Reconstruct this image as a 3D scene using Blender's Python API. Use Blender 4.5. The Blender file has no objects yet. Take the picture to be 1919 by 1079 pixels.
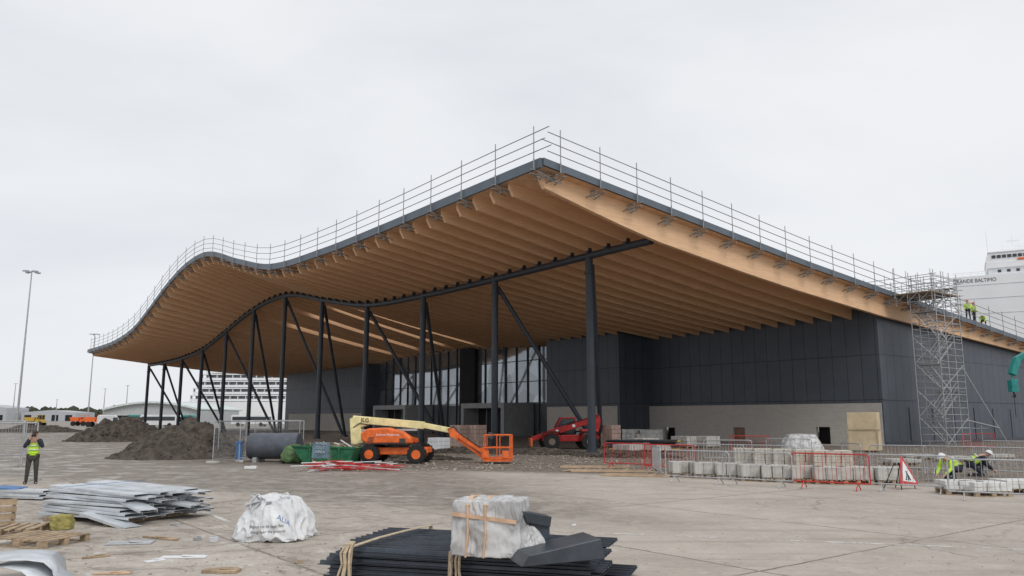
import bpy, bmesh, math, random
from mathutils import Vector, Matrix, Euler, noise
from mathutils.bvhtree import BVHTree
R=random.Random(7)
F=1480.0; TH=math.radians(9.29); H=2.2
CT,ST=math.cos(TH),math.sin(TH)
def ray(u,v):
    dx=u-959.5; dv=v-539.5
    return Vector((dx,F*CT+dv*ST,F*ST-dv*CT))
def G(u,v,z=0.0):
    r=ray(u,v); t=(z-H)/r.z
    return Vector((r.x*t,r.y*t,z))
def PY(u,v,Y):
    r=ray(u,v); t=Y/r.y
    return Vector((r.x*t,Y,H+r.z*t))
scene=bpy.context.scene
COL=scene.collection
scene.view_settings.view_transform='Standard'
try: scene.view_settings.look='None'
except: pass
# ------------------------------------------------------------------ materials
def newmat(name):
    m=bpy.data.materials.new(name); m.use_nodes=True
    nt=m.node_tree; b=nt.nodes['Principled BSDF']
    return m,nt,b
def node(nt,t,**k):
    n=nt.nodes.new(t)
    for a,v in k.items(): setattr(n,a,v)
    return n
def mixc(nt,fac,a,b,blend='MIX'):
    n=node(nt,'ShaderNodeMix',data_type='RGBA',blend_type=blend)
    for i,x in ((0,fac),(6,a),(7,b)):
        if isinstance(x,(int,float)): n.inputs[i].default_value=x
        elif isinstance(x,tuple): n.inputs[i].default_value=(*x[:3],1)
        else: nt.links.new(x,n.inputs[i])
    return n.outputs[2]
def mth(nt,op,a,b=None,c=None,clamp=False):
    n=node(nt,'ShaderNodeMath',operation=op); n.use_clamp=clamp
    for i,x in enumerate((a,b,c)):
        if x is None: continue
        if isinstance(x,(int,float)): n.inputs[i].default_value=x
        else: nt.links.new(x,n.inputs[i])
    return n.outputs[0]
def noisen(nt,vec,scale,detail=4,rough=.55,dist=0):
    n=node(nt,'ShaderNodeTexNoise'); n.inputs['Scale'].default_value=scale
    n.inputs['Detail'].default_value=detail; n.inputs['Roughness'].default_value=rough
    n.inputs['Distortion'].default_value=dist
    if vec is not None: nt.links.new(vec,n.inputs['Vector'])
    return n.outputs['Fac']
def rampf(nt,f,lo,hi):
    n=node(nt,'ShaderNodeMapRange'); n.interpolation_type='SMOOTHSTEP'
    nt.links.new(f,n.inputs[0]); n.inputs[1].default_value=lo; n.inputs[2].default_value=hi
    return n.outputs[0]
def bump(nt,b,h,st,dist=.02):
    n=node(nt,'ShaderNodeBump'); n.inputs['Strength'].default_value=st; n.inputs['Distance'].default_value=dist
    nt.links.new(h,n.inputs['Height']); nt.links.new(n.outputs[0],b.inputs['Normal'])
_mc={}
def M(name,col,rough=.6,metal=0.,var=.18,scale=2.5,bmp=.15,bs=25,spec=.4):
    if name in _mc: return _mc[name]
    m,nt,b=newmat(name)
    tc=node(nt,'ShaderNodeTexCoord'); o=tc.outputs['Object']
    f=noisen(nt,o,scale,6,.65)
    g=noisen(nt,o,scale*9,3,.6)
    lo=tuple(c*(1-var) for c in col); hi=tuple(min(1,c*(1+var)) for c in col)
    c=mixc(nt,rampf(nt,f,.3,.7),lo,hi)
    c=mixc(nt,mth(nt,'MULTIPLY',rampf(nt,g,.5,.75),.35*min(1,var*3)),c,tuple(x*.55 for x in col))
    nt.links.new(c,b.inputs['Base Color'])
    b.inputs['Roughness'].default_value=rough; b.inputs['Metallic'].default_value=metal
    b.inputs['Specular IOR Level'].default_value=spec
    if bmp>0: bump(nt,b,noisen(nt,o,bs,4),bmp)
    _mc[name]=m; return m
galv=M('galvanised_steel',(.44,.45,.46),.42,.5,.15,5,.05)
scaf=M('scaffold_tube',(.27,.28,.28),.5,.4,.2,4,.05)
steel=M('dark_painted_steel',(.038,.047,.060),.45,.0,.15,1.5,.03)
blackm=M('black_rubber',(.02,.02,.02),.8,0,.2,6,.3,40)
fasc=M('fascia_metal',(.12,.145,.175),.45,.2,.1,.6,.03)
redp=M('red_paint',(.50,.035,.03),.5,0,.2,4,.05)
darkred=M('telehandler_red',(.42,.02,.02),.45,0,.25,3,.05)
orange=M('orange_paint',(.78,.15,.03),.45,0,.22,3,.05)
cream=M('cream_paint',(.78,.69,.36),.5,0,.18,3,.05)
white=M('white_paint',(.72,.73,.74),.5,0,.1,.5,.03)
shipw=M('ship_white',(.80,.81,.82),.5,0,.05,.05,.0)
darkw=M('dark_window',(.03,.04,.05),.15,0,.1,.5,0,spec=.6)
conc=M('concrete_block',(.46,.445,.415),.9,0,.2,4,.5,30)
wood=M('pallet_wood',(.36,.27,.18),.85,0,.35,5,.3,40)
soil=M('soil',(.072,.059,.048),.95,0,.5,2.5,1,6)
green=M('green_paint',(.02,.13,.06),.55,0,.35,3,.05)
teal=M('teal_paint',(.02,.24,.22),.45,0,.2,3,.05)
hivis=M('hi_vis_fabric',(.52,.80,.06),.8,0,.15,8,.2,30)
navy=M('navy_fabric',(.03,.035,.05),.9,0,.25,8,.2,30)
khaki=M('khaki_fabric',(.055,.052,.042),.9,0,.25,8,.2,30)
skinm=M('skin',(.50,.30,.22),.6,0,.1,8,.02)
hairm=M('hair',(.04,.03,.02),.7,0,.2,30,.3)
refl=M('reflective_tape',(.7,.72,.72),.35,.3,.05,5,0)
yellow=M('yellow_paint',(.50,.33,.06),.6,0,.25,3,.05)
wool=M('mineral_wool',(.33,.29,.10),1,0,.3,6,.8,25)
beige=M('beige_board',(.58,.47,.31),.75,0,.14,1,.05)
cardb=M('pink_brick_pack',(.46,.33,.28),.85,0,.2,3,.3,15)
strapt=M('tan_webbing',(.50,.40,.28),.85,0,.2,15,.2,60)
bluep=M('blue_plastic',(.06,.16,.36),.5,0,.2,4,.05)
tape=M('brown_tape',(.60,.40,.26),.5,0,.15,5,.0)
blackt=M('black_lettering',(.02,.02,.025),.6,0,0.05,3,0)
greyt=M('grey_lettering',(.12,.12,.13),.7,0,0.2,9,0)
whitet=M('white_lettering',(.8,.8,.8),.6,0,0.05,3,0)
bluet=M('blue_lettering',(.08,.20,.42),.6,0,0.2,9,0)
clad=M('charcoal_cladding',(.052,.063,.079),.36,.3,.3,2.5,.05,8,.6)
tray=M('silver_tray',(.58,.61,.64),.42,.4,.18,2,.08,6)
portalm=M('portal_grey',(.32,.33,.34),.6,.1,.1,1,.03)
intdark=M('dark_interior',(.02,.02,.022),.9,0,.2,1,0)
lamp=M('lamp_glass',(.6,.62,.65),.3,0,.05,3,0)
treem=M('foliage',(.05,.055,.035),.9,0,.4,.15,.5,2)
def plastic(name,col,fs,st,rough,dark,wscale):
    m,nt,b=newmat(name)
    tc=node(nt,'ShaderNodeTexCoord'); o=tc.outputs['Object']
    mp=node(nt,'ShaderNodeMapping'); mp.inputs['Scale'].default_value=(1,1,.35); mp.inputs['Rotation'].default_value=(.3,.5,.2); nt.links.new(o,mp.inputs[0])
    a=noisen(nt,mp.outputs[0],fs,2,.5,1.2)
    ridge=mth(nt,'ABSOLUTE',mth(nt,'SUBTRACT',a,.5))
    h=mth(nt,'MULTIPLY',rampf(nt,ridge,0,.12),1.0)
    f=noisen(nt,o,wscale,3,.5,.5)
    c=mixc(nt,rampf(nt,f,.36,.62),tuple(x*dark for x in col),col)
    nt.links.new(c,b.inputs['Base Color']); b.inputs['Roughness'].default_value=rough
    bump(nt,b,h,st,.03); return m
film=plastic('clear_plastic_film',(.60,.60,.60),3.6,.5,.30,.58,3.0)
bagm=plastic('woven_white_bag',(.70,.71,.72),2.6,.5,.75,.84,2.5)
def woodmat(name,col):
    m,nt,b=newmat(name)
    tc=node(nt,'ShaderNodeTexCoord'); o=tc.outputs['Object']
    mp=node(nt,'ShaderNodeMapping'); mp.inputs['Scale'].default_value=(1.2,.35,9); nt.links.new(o,mp.inputs[0])
    f=noisen(nt,mp.outputs[0],2.2,6,.65,.3)
    big=noisen(nt,o,.5,3)
    oi=node(nt,'ShaderNodeObjectInfo')
    c=mixc(nt,rampf(nt,f,.3,.7),tuple(x*.82 for x in col),tuple(x*1.1 for x in col))
    c=mixc(nt,mth(nt,'MULTIPLY',rampf(nt,big,.4,.7),.25),c,tuple(x*.78 for x in col))
    c=mixc(nt,mth(nt,'MULTIPLY',oi.outputs['Random'],.3),c,(col[0]*.84,col[1]*.75,col[2]*.65))
    nt.links.new(c,b.inputs['Base Color']); b.inputs['Roughness'].default_value=.6
    bump(nt,b,f,.1); return m
glulam=woodmat('glulam_timber',(.80,.52,.31))
ply=woodmat('soffit_plywood',(.74,.47,.28))
def brickmat(name,c1,c2,mo,w,h,ms,off,rough,metal=0,bst=.5,hs=1.5):
    m,nt,b=newmat(name)
    tc=node(nt,'ShaderNodeTexCoord'); s=node(nt,'ShaderNodeSeparateXYZ'); nt.links.new(tc.outputs['Object'],s.inputs[0])
    cx=node(nt,'ShaderNodeCombineXYZ'); nt.links.new(mth(nt,'ADD',s.outputs[0],s.outputs[1]),cx.inputs[0]); nt.links.new(s.outputs[2],cx.inputs[1])
    br=node(nt,'ShaderNodeTexBrick'); br.offset=off; br.squash=1
    nt.links.new(cx.outputs[0],br.inputs['Vector'])
    br.inputs['Scale'].default_value=1; br.inputs['Brick Width'].default_value=w; br.inputs['Row Height'].default_value=h
    br.inputs['Mortar Size'].default_value=ms; br.inputs['Color1'].default_value=(*c1,1); br.inputs['Color2'].default_value=(*c2,1); br.inputs['Mortar'].default_value=(*mo,1)
    br.inputs['Mortar Smooth'].default_value=.1
    n=noisen(nt,tc.outputs['Object'],.8,6,.7)
    c=mixc(nt,mth(nt,'MULTIPLY',rampf(nt,n,.4,.75),.35),br.outputs['Color'],tuple(x*hs for x in c1))
    n2=noisen(nt,tc.outputs['Object'],2.2,7,.75)
    c=mixc(nt,mth(nt,'MULTIPLY',rampf(nt,n2,.5,.72),.3),c,tuple(x*.7 for x in c1))
    nt.links.new(c,b.inputs['Base Color']); b.inputs['Roughness'].default_value=rough; b.inputs['Metallic'].default_value=metal
    bump(nt,b,mth(nt,'SUBTRACT',1,br.outputs['Fac']),bst,.02); return m
panelm=brickmat('charcoal_wall_panels',(.070,.085,.106),(.080,.095,.116),(.022,.027,.033),1.25,3.55,.03,0,.5,.1)
stonem=brickmat('grey_brick',(.54,.51,.465),(.47,.445,.41),(.50,.475,.44),.44,.11,.012,.5,.9,hs=1.1)
m,nt,b=newmat('reflective_glass'); b.inputs['Roughness'].default_value=.04; b.inputs['Metallic'].default_value=.7
tc=node(nt,'ShaderNodeTexCoord'); mp=node(nt,'ShaderNodeMapping'); mp.inputs['Scale'].default_value=(.46,.46,.4); nt.links.new(tc.outputs['Object'],mp.inputs[0])
vr=node(nt,'ShaderNodeTexVoronoi'); vr.inputs['Scale'].default_value=1.0; nt.links.new(mp.outputs[0],vr.inputs['Vector'])
sv=node(nt,'ShaderNodeSeparateXYZ'); nt.links.new(vr.outputs['Color'],sv.inputs[0])
nt.links.new(mixc(nt,sv.outputs[0],(.20,.22,.24),(.38,.41,.44)),b.inputs['Base Color']); glassm=m
# ------------------------------------------------------------------ mesh builder
class MB:
    def __init__(s): s.v=[];s.f=[];s.m=[];s.s=[]
    def add(s,vs,fs,mi=0,sm=False):
        o=len(s.v); s.v+= [tuple(x) for x in vs]
        for f in fs: s.f.append(tuple(o+i for i in f)); s.m.append(mi); s.s.append(sm)
        return s
    def box(s,c,d,rot=(0,0,0),mi=0,top=1.0):
        e=Euler(rot).to_matrix(); c=Vector(c); vs=[]
        for z in (-.5,.5):
            k=top if z>0 else 1
            for x,y in ((-.5,-.5),(.5,-.5),(.5,.5),(-.5,.5)):
                vs.append(c+e@Vector((x*d[0]*k,y*d[1]*k,z*d[2])))
        return s.add(vs,[(3,2,1,0),(4,5,6,7),(0,1,5,4),(1,2,6,5),(2,3,7,6),(3,0,4,7)],mi)
    def cyl(s,p0,p1,r0,r1=None,n=8,mi=0):
        p0=Vector(p0);p1=Vector(p1); r1=r0 if r1 is None else r1
        d=p1-p0
        if d.length<1e-6: return s
        q=d.to_track_quat('Z','Y').to_matrix(); vs=[]
        for p,r in ((p0,r0),(p1,r1)):
            for i in range(n):
                t=2*math.pi*i/n; vs.append(p+q@Vector((r*math.cos(t),r*math.sin(t),0)))
        s.add(vs,[(i,(i+1)%n,n+(i+1)%n,n+i) for i in range(n)],mi,True)
        return s.add(vs,[tuple(range(n-1,-1,-1)),tuple(range(n,2*n))],mi)
    def path(s,pts,r,n=8,mi=0):
        for a,b in zip(pts[:-1],pts[1:]): s.cyl(a,b,r,r,n,mi)
        return s
    def beam(s,p0,p1,w,h,mi=0,w1=None,h1=None):
        p0=Vector(p0);p1=Vector(p1); d=(p1-p0).normalized()
        up=Vector((0,0,1)) if abs(d.z)<.95 else Vector((1,0,0))
        sd=d.cross(up).normalized(); up=sd.cross(d)
        w1=w if w1 is None else w1; h1=h if h1 is None else h1
        vs=[]
        for p,a,b in ((p0,w,h),(p1,w1,h1)):
            for x,y in ((-.5,-.5),(.5,-.5),(.5,.5),(-.5,.5)): vs.append(p+sd*x*a+up*y*b)
        return s.add(vs,[(0,1,2,3),(7,6,5,4),(4,5,1,0),(5,6,2,1),(6,7,3,2),(7,4,0,3)],mi)
    def prism(s,pts,y0,y1,mi=0):
        n=len(pts); vs=[(x,y0,z) for x,z in pts]+[(x,y1,z) for x,z in pts]
        return s.add(vs,[tuple(range(n)),tuple(range(2*n-1,n-1,-1))]+[(i,n+i,n+(i+1)%n,(i+1)%n) for i in range(n)],mi)
    def strip(s,pts,side,ups,downs,mi=0):
        side=Vector(side); n=len(pts); vs=[]
        for i,p in enumerate(pts):
            p=Vector(p); u=ups[i] if hasattr(ups,'__len__') else ups; d=downs[i] if hasattr(downs,'__len__') else downs
            vs+=[p+Vector((0,0,-d)),p+side+Vector((0,0,-d)),p+side+Vector((0,0,u)),p+Vector((0,0,u))]
        fs=[]
        for i in range(n-1):
            a=4*i;b=a+4
            for k in range(4): fs.append((a+k,a+(k+1)%4,b+(k+1)%4,b+k))
        fs+=[(3,2,1,0),(4*n-4,4*n-3,4*n-2,4*n-1)]
        return s.add(vs,fs,mi)
    def sph(s,c,r,n=12,mi=0,zmin=-1):
        c=Vector(c); r=Vector(r) if hasattr(r,'__len__') else Vector((r,r,r)); rows=n//2; vs=[];fs=[]
        for j in range(rows+1):
            ph=-math.pi/2+math.pi*j/rows; z=max(zmin,math.sin(ph))
            for i in range(n):
                t=2*math.pi*i/n; vs.append(c+Vector((r.x*math.cos(ph)*math.cos(t),r.y*math.cos(ph)*math.sin(t),r.z*z)))
        for j in range(rows):
            for i in range(n): fs.append((j*n+i,j*n+(i+1)%n,(j+1)*n+(i+1)%n,(j+1)*n+i))
        return s.add(vs,fs,mi,True)
    def obj(s,name,mats,parent=None,bevel=0,recalc=True):
        me=bpy.data.meshes.new(name); me.from_pydata(s.v,[],s.f)
        if not isinstance(mats,(list,tuple)): mats=[mats]
        for x in mats: me.materials.append(x)
        me.polygons.foreach_set('material_index',s.m); me.polygons.foreach_set('use_smooth',s.s)
        if recalc:
            bm=bmesh.new(); bm.from_mesh(me)
            bmesh.ops.recalc_face_normals(bm,faces=bm.faces); bm.to_mesh(me); bm.free()
        me.update()
        o=bpy.data.objects.new(name,me); COL.objects.link(o)
        if parent: o.parent=parent
        if bevel>0:
            bv=o.modifiers.new('Bevel','BEVEL'); bv.width=bevel; bv.segments=2; bv.limit_method='ANGLE'
        return o
    def top(s,name,label,cat,mats,loc=(0,0,0),rz=0,group=None,bevel=0):
        o=s.obj(name,mats,None,bevel); o.location=loc; o.rotation_euler=(0,0,rz)
        o['label']=label; o['category']=cat
        if group: o['group']=group
        return o
def emp(name,label,cat,loc=(0,0,0),rz=0,group=None):
    o=bpy.data.objects.new(name,None); COL.objects.link(o); o.empty_display_size=.3
    o.location=loc; o.rotation_euler=(0,0,rz); o['label']=label; o['category']=cat
    if group: o['group']=group
    return o
def copy_thing(root,loc,rz,label=None):
    def rec(o,par):
        c=o.copy(); COL.objects.link(c)
        c.parent=par
        for ch in list(o.children): rec(ch,c)
        return c
    r=rec(root,None); r.location=loc; r.rotation_euler=(0,0,rz)
    if label: r['label']=label
    return r
def structure(o): o['kind']='structure'; return o
def text(name,body,size,mat,parent,loc,rot,extr=.004,sx=1.0,align='CENTER'):
    cu=bpy.data.curves.new(name,'FONT'); cu.body=body; cu.size=size; cu.extrude=extr; cu.align_x=align; cu.align_y='CENTER'
    t=bpy.data.objects.new(name+'_tmp',cu); COL.objects.link(t)
    dg=bpy.context.evaluated_depsgraph_get()
    me=bpy.data.meshes.new_from_object(t.evaluated_get(dg)); bpy.data.objects.remove(t)
    me.materials.clear(); me.materials.append(mat)
    o=bpy.data.objects.new(name,me); COL.objects.link(o); o.parent=parent
    o.location=loc; o.rotation_euler=rot; o.scale=(sx,1,1)
    return o
def interp(tab,x):
    if x<=tab[0][0]: return tab[0][1]
    for (x0,y0),(x1,y1) in zip(tab[:-1],tab[1:]):
        if x<=x1: return y0+(y1-y0)*(x-x0)/(x1-x0)
    return tab[-1][1]
def cubic(tab,x):
    n=len(tab)
    if x<=tab[0][0]: return tab[0][1]
    if x>=tab[-1][0]: return tab[-1][1]
    for i in range(n-1):
        if x<=tab[i+1][0]: break
    x0,y0=tab[i];x1,y1=tab[i+1]; h=x1-x0;t=(x-x0)/h
    def sl(k):
        if k<=0 or k>=n-1: return 0
        return (tab[k+1][1]-tab[k-1][1])/(tab[k+1][0]-tab[k-1][0])
    m0=sl(i)*h;m1=sl(i+1)*h
    return (2*t**3-3*t*t+1)*y0+(t**3-2*t*t+t)*m0+(-2*t**3+3*t*t)*y1+(t**3-t*t)*m1
# ------------------------------------------------------------------ world, camera, sun
w=bpy.data.worlds.new('World'); scene.world=w; w.use_nodes=True; nt=w.node_tree
bg=nt.nodes['Background']
sky=node(nt,'ShaderNodeTexSky'); sky.sky_type='NISHITA'; sky.sun_disc=False
sky.sun_elevation=math.radians(48); sky.sun_rotation=math.radians(150)
tc=node(nt,'ShaderNodeTexCoord')
mp=node(nt,'ShaderNodeMapping'); mp.inputs['Scale'].default_value=(1,1,3.2); nt.links.new(tc.outputs['Generated'],mp.inputs[0])
f1=noisen(nt,mp.outputs[0],1.3,5,.5,.3)
cl=mixc(nt,rampf(nt,f1,.3,.72),(5.9,6.1,6.45),(7.1,7.2,7.35))
sp=node(nt,'ShaderNodeSeparateXYZ'); nt.links.new(tc.outputs['Generated'],sp.inputs[0])
cl=mixc(nt,mth(nt,'MULTIPLY',rampf(nt,sp.outputs[2],.25,.0),.35),cl,(6.3,6.55,7.0))
nt.links.new(mixc(nt,.95,sky.outputs[0],cl),bg.inputs[0]); bg.inputs[1].default_value=.127
sd=bpy.data.lights.new('sun','SUN'); sd.energy=1.4; sd.angle=math.radians(28); sd.color=(1,.97,.93)
so=bpy.data.objects.new('sun',sd); COL.objects.link(so); so.rotation_euler=(math.radians(42),0,math.radians(30)); so.location=(20,-20,40)
cd=bpy.data.cameras.new('camera'); co=bpy.data.objects.new('camera',cd); COL.objects.link(co)
cd.sensor_width=36; cd.lens=F/1919*36; cd.clip_end=5000; co.location=(0,0,H); co.rotation_euler=(math.pi/2+TH,0,0); scene.camera=co
# ------------------------------------------------------------------ ground
BR=math.atan2(-.791,.611)
m,nt,b=newmat('ground_surface')
tc=node(nt,'ShaderNodeTexCoord'); o=tc.outputs['Object']
s=node(nt,'ShaderNodeSeparateXYZ'); nt.links.new(o,s.inputs[0]); X,Y=s.outputs[0],s.outputs[1]
n_big=noisen(nt,o,.16,6,.65,.5); n_mid=noisen(nt,o,.7,6,.65,.4); n_fine=noisen(nt,o,9,5,.7); n_gr=noisen(nt,o,45,3,.7); n_st=noisen(nt,o,2.3,6,.7,.8)
mp=node(nt,'ShaderNodeMapping'); mp.inputs['Rotation'].default_value=(0,0,-BR); nt.links.new(o,mp.inputs[0])
mpw=node(nt,'ShaderNodeVectorMath',operation='ADD'); nt.links.new(mp.outputs[0],mpw.inputs[0])
cx=node(nt,'ShaderNodeCombineXYZ'); nt.links.new(mth(nt,'MULTIPLY',n_st,.12),cx.inputs[0]); nt.links.new(mth(nt,'MULTIPLY',n_st,.12),cx.inputs[1]); nt.links.new(cx.outputs[0],mpw.inputs[1])
br=node(nt,'ShaderNodeTexBrick'); br.offset=0; br.inputs['Scale'].default_value=1; br.inputs['Brick Width'].default_value=7.2; br.inputs['Row Height'].default_value=5.1; br.inputs['Mortar Size'].default_value=.04; br.inputs['Mortar Smooth'].default_value=.7
br.inputs['Color1'].default_value=(.46,.41,.355,1); br.inputs['Color2'].default_value=(.405,.36,.31,1); br.inputs['Mortar'].default_value=(.15,.13,.11,1)
nt.links.new(mpw.outputs[0],br.inputs['Vector'])
c=mixc(nt,mth(nt,'MULTIPLY',rampf(nt,n_big,.42,.62),.4),br.outputs['Color'],(.31,.27,.23))
c=mixc(nt,mth(nt,'MULTIPLY',rampf(nt,n_mid,.42,.66),.45),c,(.31,.27,.23))
c=mixc(nt,mth(nt,'MULTIPLY',rampf(nt,n_st,.50,.72),.55),c,(.54,.495,.44))
c=mixc(nt,mth(nt,'MULTIPLY',rampf(nt,n_fine,.50,.72),.45),c,(.21,.18,.155))
c=mixc(nt,mth(nt,'MULTIPLY',rampf(nt,n_gr,.6,.8),.5),c,(.56,.52,.48))
mps=node(nt,'ShaderNodeMapping'); mps.inputs['Rotation'].default_value=(0,0,-.25); mps.inputs['Scale'].default_value=(.12,1.3,1); nt.links.new(o,mps.inputs[0])
n_str=noisen(nt,mps.outputs[0],1.0,5,.6,.3)
c=mixc(nt,mth(nt,'MULTIPLY',rampf(nt,n_str,.52,.68),.38),c,(.22,.185,.155))
n_sp=noisen(nt,o,1.1,8,.8,1.5)
leftm=rampf(nt,mth(nt,'ADD',X,mth(nt,'MULTIPLY',n_mid,5)),3.5,-1.5)
c=mixc(nt,mth(nt,'MULTIPLY',mth(nt,'MULTIPLY',rampf(nt,n_sp,.52,.59),leftm),.6),c,(.17,.145,.12))
c=mixc(nt,mth(nt,'MULTIPLY',mth(nt,'MULTIPLY',rampf(nt,n_sp,.44,.38),leftm),.6),c,(.60,.57,.53))
v=node(nt,'ShaderNodeTexVoronoi'); v.feature='DISTANCE_TO_EDGE'; v.inputs['Scale'].default_value=.23
vv=node(nt,'ShaderNodeVectorMath',operation='ADD'); nt.links.new(o,vv.inputs[0]); cx2=node(nt,'ShaderNodeCombineXYZ'); nt.links.new(mth(nt,'MULTIPLY',n_mid,2.2),cx2.inputs[0]); nt.links.new(mth(nt,'MULTIPLY',n_st,1.0),cx2.inputs[1]); nt.links.new(cx2.outputs[0],vv.inputs[1]); nt.links.new(vv.outputs[0],v.inputs['Vector'])
crk=mth(nt,'MULTIPLY',rampf(nt,v.outputs[0],.006,.0),rampf(nt,n_big,.46,.56))
c=mixc(nt,mth(nt,'MULTIPLY',crk,.65),c,(.12,.10,.085))
d1=mth(nt,'ADD',Y,mth(nt,'MULTIPLY',X,.62)); d1=mth(nt,'ADD',d1,mth(nt,'MULTIPLY',n_mid,5))
wet=mth(nt,'MULTIPLY',rampf(nt,d1,19.5,22.5),rampf(nt,mth(nt,'ADD',mth(nt,'ADD',X,mth(nt,'MULTIPLY',Y,.30)),mth(nt,'MULTIPLY',n_mid,4)),12.0,8.0))
asp=mixc(nt,rampf(nt,n_st,.4,.65),(.155,.132,.11),(.28,.245,.21))
asp=mixc(nt,mth(nt,'MULTIPLY',rampf(nt,n_mid,.54,.60),.6),asp,(.40,.365,.32))
c=mixc(nt,mth(nt,'MULTIPLY',wet,.85),c,asp)
d2=mth(nt,'ADD',mth(nt,'ADD',Y,mth(nt,'MULTIPLY',X,.38)),mth(nt,'MULTIPLY',n_st,5.5))
so_=mth(nt,'MULTIPLY',rampf(nt,d2,34.6,36.6),rampf(nt,mth(nt,'ADD',X,mth(nt,'MULTIPLY',n_mid,6)),-17,-12))
sc=mixc(nt,rampf(nt,n_st,.38,.65),(.10,.08,.062),(.24,.20,.165))
sc=mixc(nt,mth(nt,'MULTIPLY',rampf(nt,n_fine,.5,.7),.5),sc,(.34,.30,.255))
c=mixc(nt,so_,c,sc)
nt.links.new(c,b.inputs['Base Color'])
rr=mth(nt,'SUBTRACT',.92,mth(nt,'MULTIPLY',mth(nt,'MULTIPLY',wet,rampf(nt,n_mid,.45,.6)),.5)); nt.links.new(rr,b.inputs['Roughness'])
hh=mth(nt,'ADD',mth(nt,'MULTIPLY',n_fine,.5),mth(nt,'MULTIPLY',n_gr,.5)); hh=mth(nt,'ADD',hh,mth(nt,'MULTIPLY',mth(nt,'MULTIPLY',so_,n_st),6)); hh=mth(nt,'SUBTRACT',hh,mth(nt,'MULTIPLY',br.outputs['Fac'],.7))
bump(nt,b,hh,.5,.03)
structure(MB().add([(-1500,-60,0),(1500,-60,0),(1500,3000,0),(-1500,3000,0)],[(0,1,2,3)]).obj('ground',m,recalc=False))
m,nt,b=newmat('worn_line_paint'); tc=node(nt,'ShaderNodeTexCoord'); f=noisen(nt,tc.outputs['Object'],1.6,8,.75)
tr=node(nt,'ShaderNodeBsdfTransparent'); mx=node(nt,'ShaderNodeMixShader'); b.inputs['Base Color'].default_value=(.62,.60,.56,1)
nt.links.new(rampf(nt,f,.42,.56),mx.inputs[0]); nt.links.new(tr.outputs[0],mx.inputs[1]); nt.links.new(b.outputs[0],mx.inputs[2]); nt.links.new(mx.outputs[0],nt.nodes['Material Output'].inputs[0]); linem=m
for (p,q) in (((330,940),(430,978)),((1150,1000),(1919,1030)),((420,893),(760,908)),((560,925),(1160,942)),((820,903),(1250,925))):
    a=G(*p);c_=G(*q); d=(c_-a).normalized(); n_=Vector((-d.y,d.x,0))*.06; z=Vector((0,0,.004+.001*R.random()))
    structure(MB().add([a-n_+z,c_-n_+z,c_+n_+z,a+n_+z],[(0,1,2,3)]).obj('painted_line',linem))
# ------------------------------------------------------------------ terminal building
P0=Vector((5.07,51.0,0))
A=Vector((-.611,.791,0)); B=Vector((.791,.611,0))
def AB(a,b,z=0): p=P0+A*a+B*b; p.z=z; return p
term=emp('terminal_building','large cruise terminal with wavy timber canopy and charcoal panel walls','building',P0,BR)
ZB=[(-9.7,15.5),(0,14.45),(14,12.95),(26,11.9),(53,9.6),(80,7.6)]
WT=[(-7,0),(10,-.18),(20,-.2),(31,.15),(40,1.6),(50,3.45),(58,3.5),(66,2.5),(75,.7),(83,-.7),(94,-1.4),(105,-1.5),(117,-1.4)]
def ztop(a,b): return interp(ZB,b)+cubic(WT,a)*max(0,1-b/32)
AMIN,AMAX,BMIN,BMAX=-6.8,116.0,-9.65,76.0
SP=10.4/6
bas=[-5.2+SP*i for i in range(70)]
bas=[x for x in bas if x<AMAX-.6]
agr=sorted(set([AMIN]+bas+[x+SP/2 for x in bas[:-1]]+[AMAX]))
bgr=[BMIN,-8,-6,-4,-2,0,3,6,9,12,15,18,22,26,32,40,53,64,BMAX]
def isopen(a0,a1,b0,b1):
    am=(a0+a1)/2; k=int((am+5.2)/SP)
    return k in (28,32,36,40) and b0>=5.9 and b1<=22.1
for nm,off,mt,up in (('roof_membrane',0,fasc,True),('timber_soffit',-.32,ply,False)):
    mb=MB(); idx={}
    for i,a in enumerate(agr):
        for j,bb in enumerate(bgr):
            idx[i,j]=len(mb.v); mb.v.append((-a,bb,ztop(a,bb)+off))
    for i in range(len(agr)-1):
        for j in range(len(bgr)-1):
            if isopen(agr[i],agr[i+1],bgr[j],bgr[j+1]): continue
            q=(idx[i,j],idx[i,j+1],idx[i+1,j+1],idx[i+1,j])
            mb.f.append(q if up else q[::-1]); mb.m.append(0); mb.s.append(True)
    o=mb.obj(nm,mt,term,recalc=False)
aset=[AMIN+(AMAX-AMIN)*i/120 for i in range(121)]
mb=MB(); mb.strip([(-a,BMIN,ztop(a,BMIN)) for a in aset],(0,-.14,0),.10,.42); mb.obj('front_fascia',fasc,term)
mb=MB(); mb.strip([(-AMIN,bb,ztop(AMIN,bb)) for bb in bgr],(.12,0,0),.10,.30); mb.obj('side_fascia',fasc,term)
mb=MB(); mb.strip([(-AMAX,bb,ztop(AMAX,bb)) for bb in bgr],(-.12,0,0),.10,.42); mb.obj('side_fascia',fasc,term)
DI=[(-9.30,.62),(-9.02,1.04),(0,1.45),(10,1.68),(26,1.85)]
DE=[(-9.30,.62),(-8.95,1.2),(-4,1.7),(0,1.95),(8,2.0),(26,1.85),(53,1.05),(76,.9)]
bI=[-9.30,-9.02,-6,-3,0,3,6,9,12,16,20,26.5]
bE=[-9.30,-8.95,-6,-3,0,4,8,14,20,26,32,40,53,64,75]
for a in bas[1:]:
    pts=[(-a-.10,bb,ztop(a,bb)) for bb in bI]
    MB().strip(pts,(.20,0,0),-.31,[interp(DI,bb) for bb in bI]).obj('roof_beam',glulam,term)
MB().strip([(5.9,bb,ztop(-6,bb)) for bb in bE],(.3,0,0),-.29,[interp(DE,bb) for bb in bE]).obj('edge_beam',glulam,term,bevel=.02)
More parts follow.
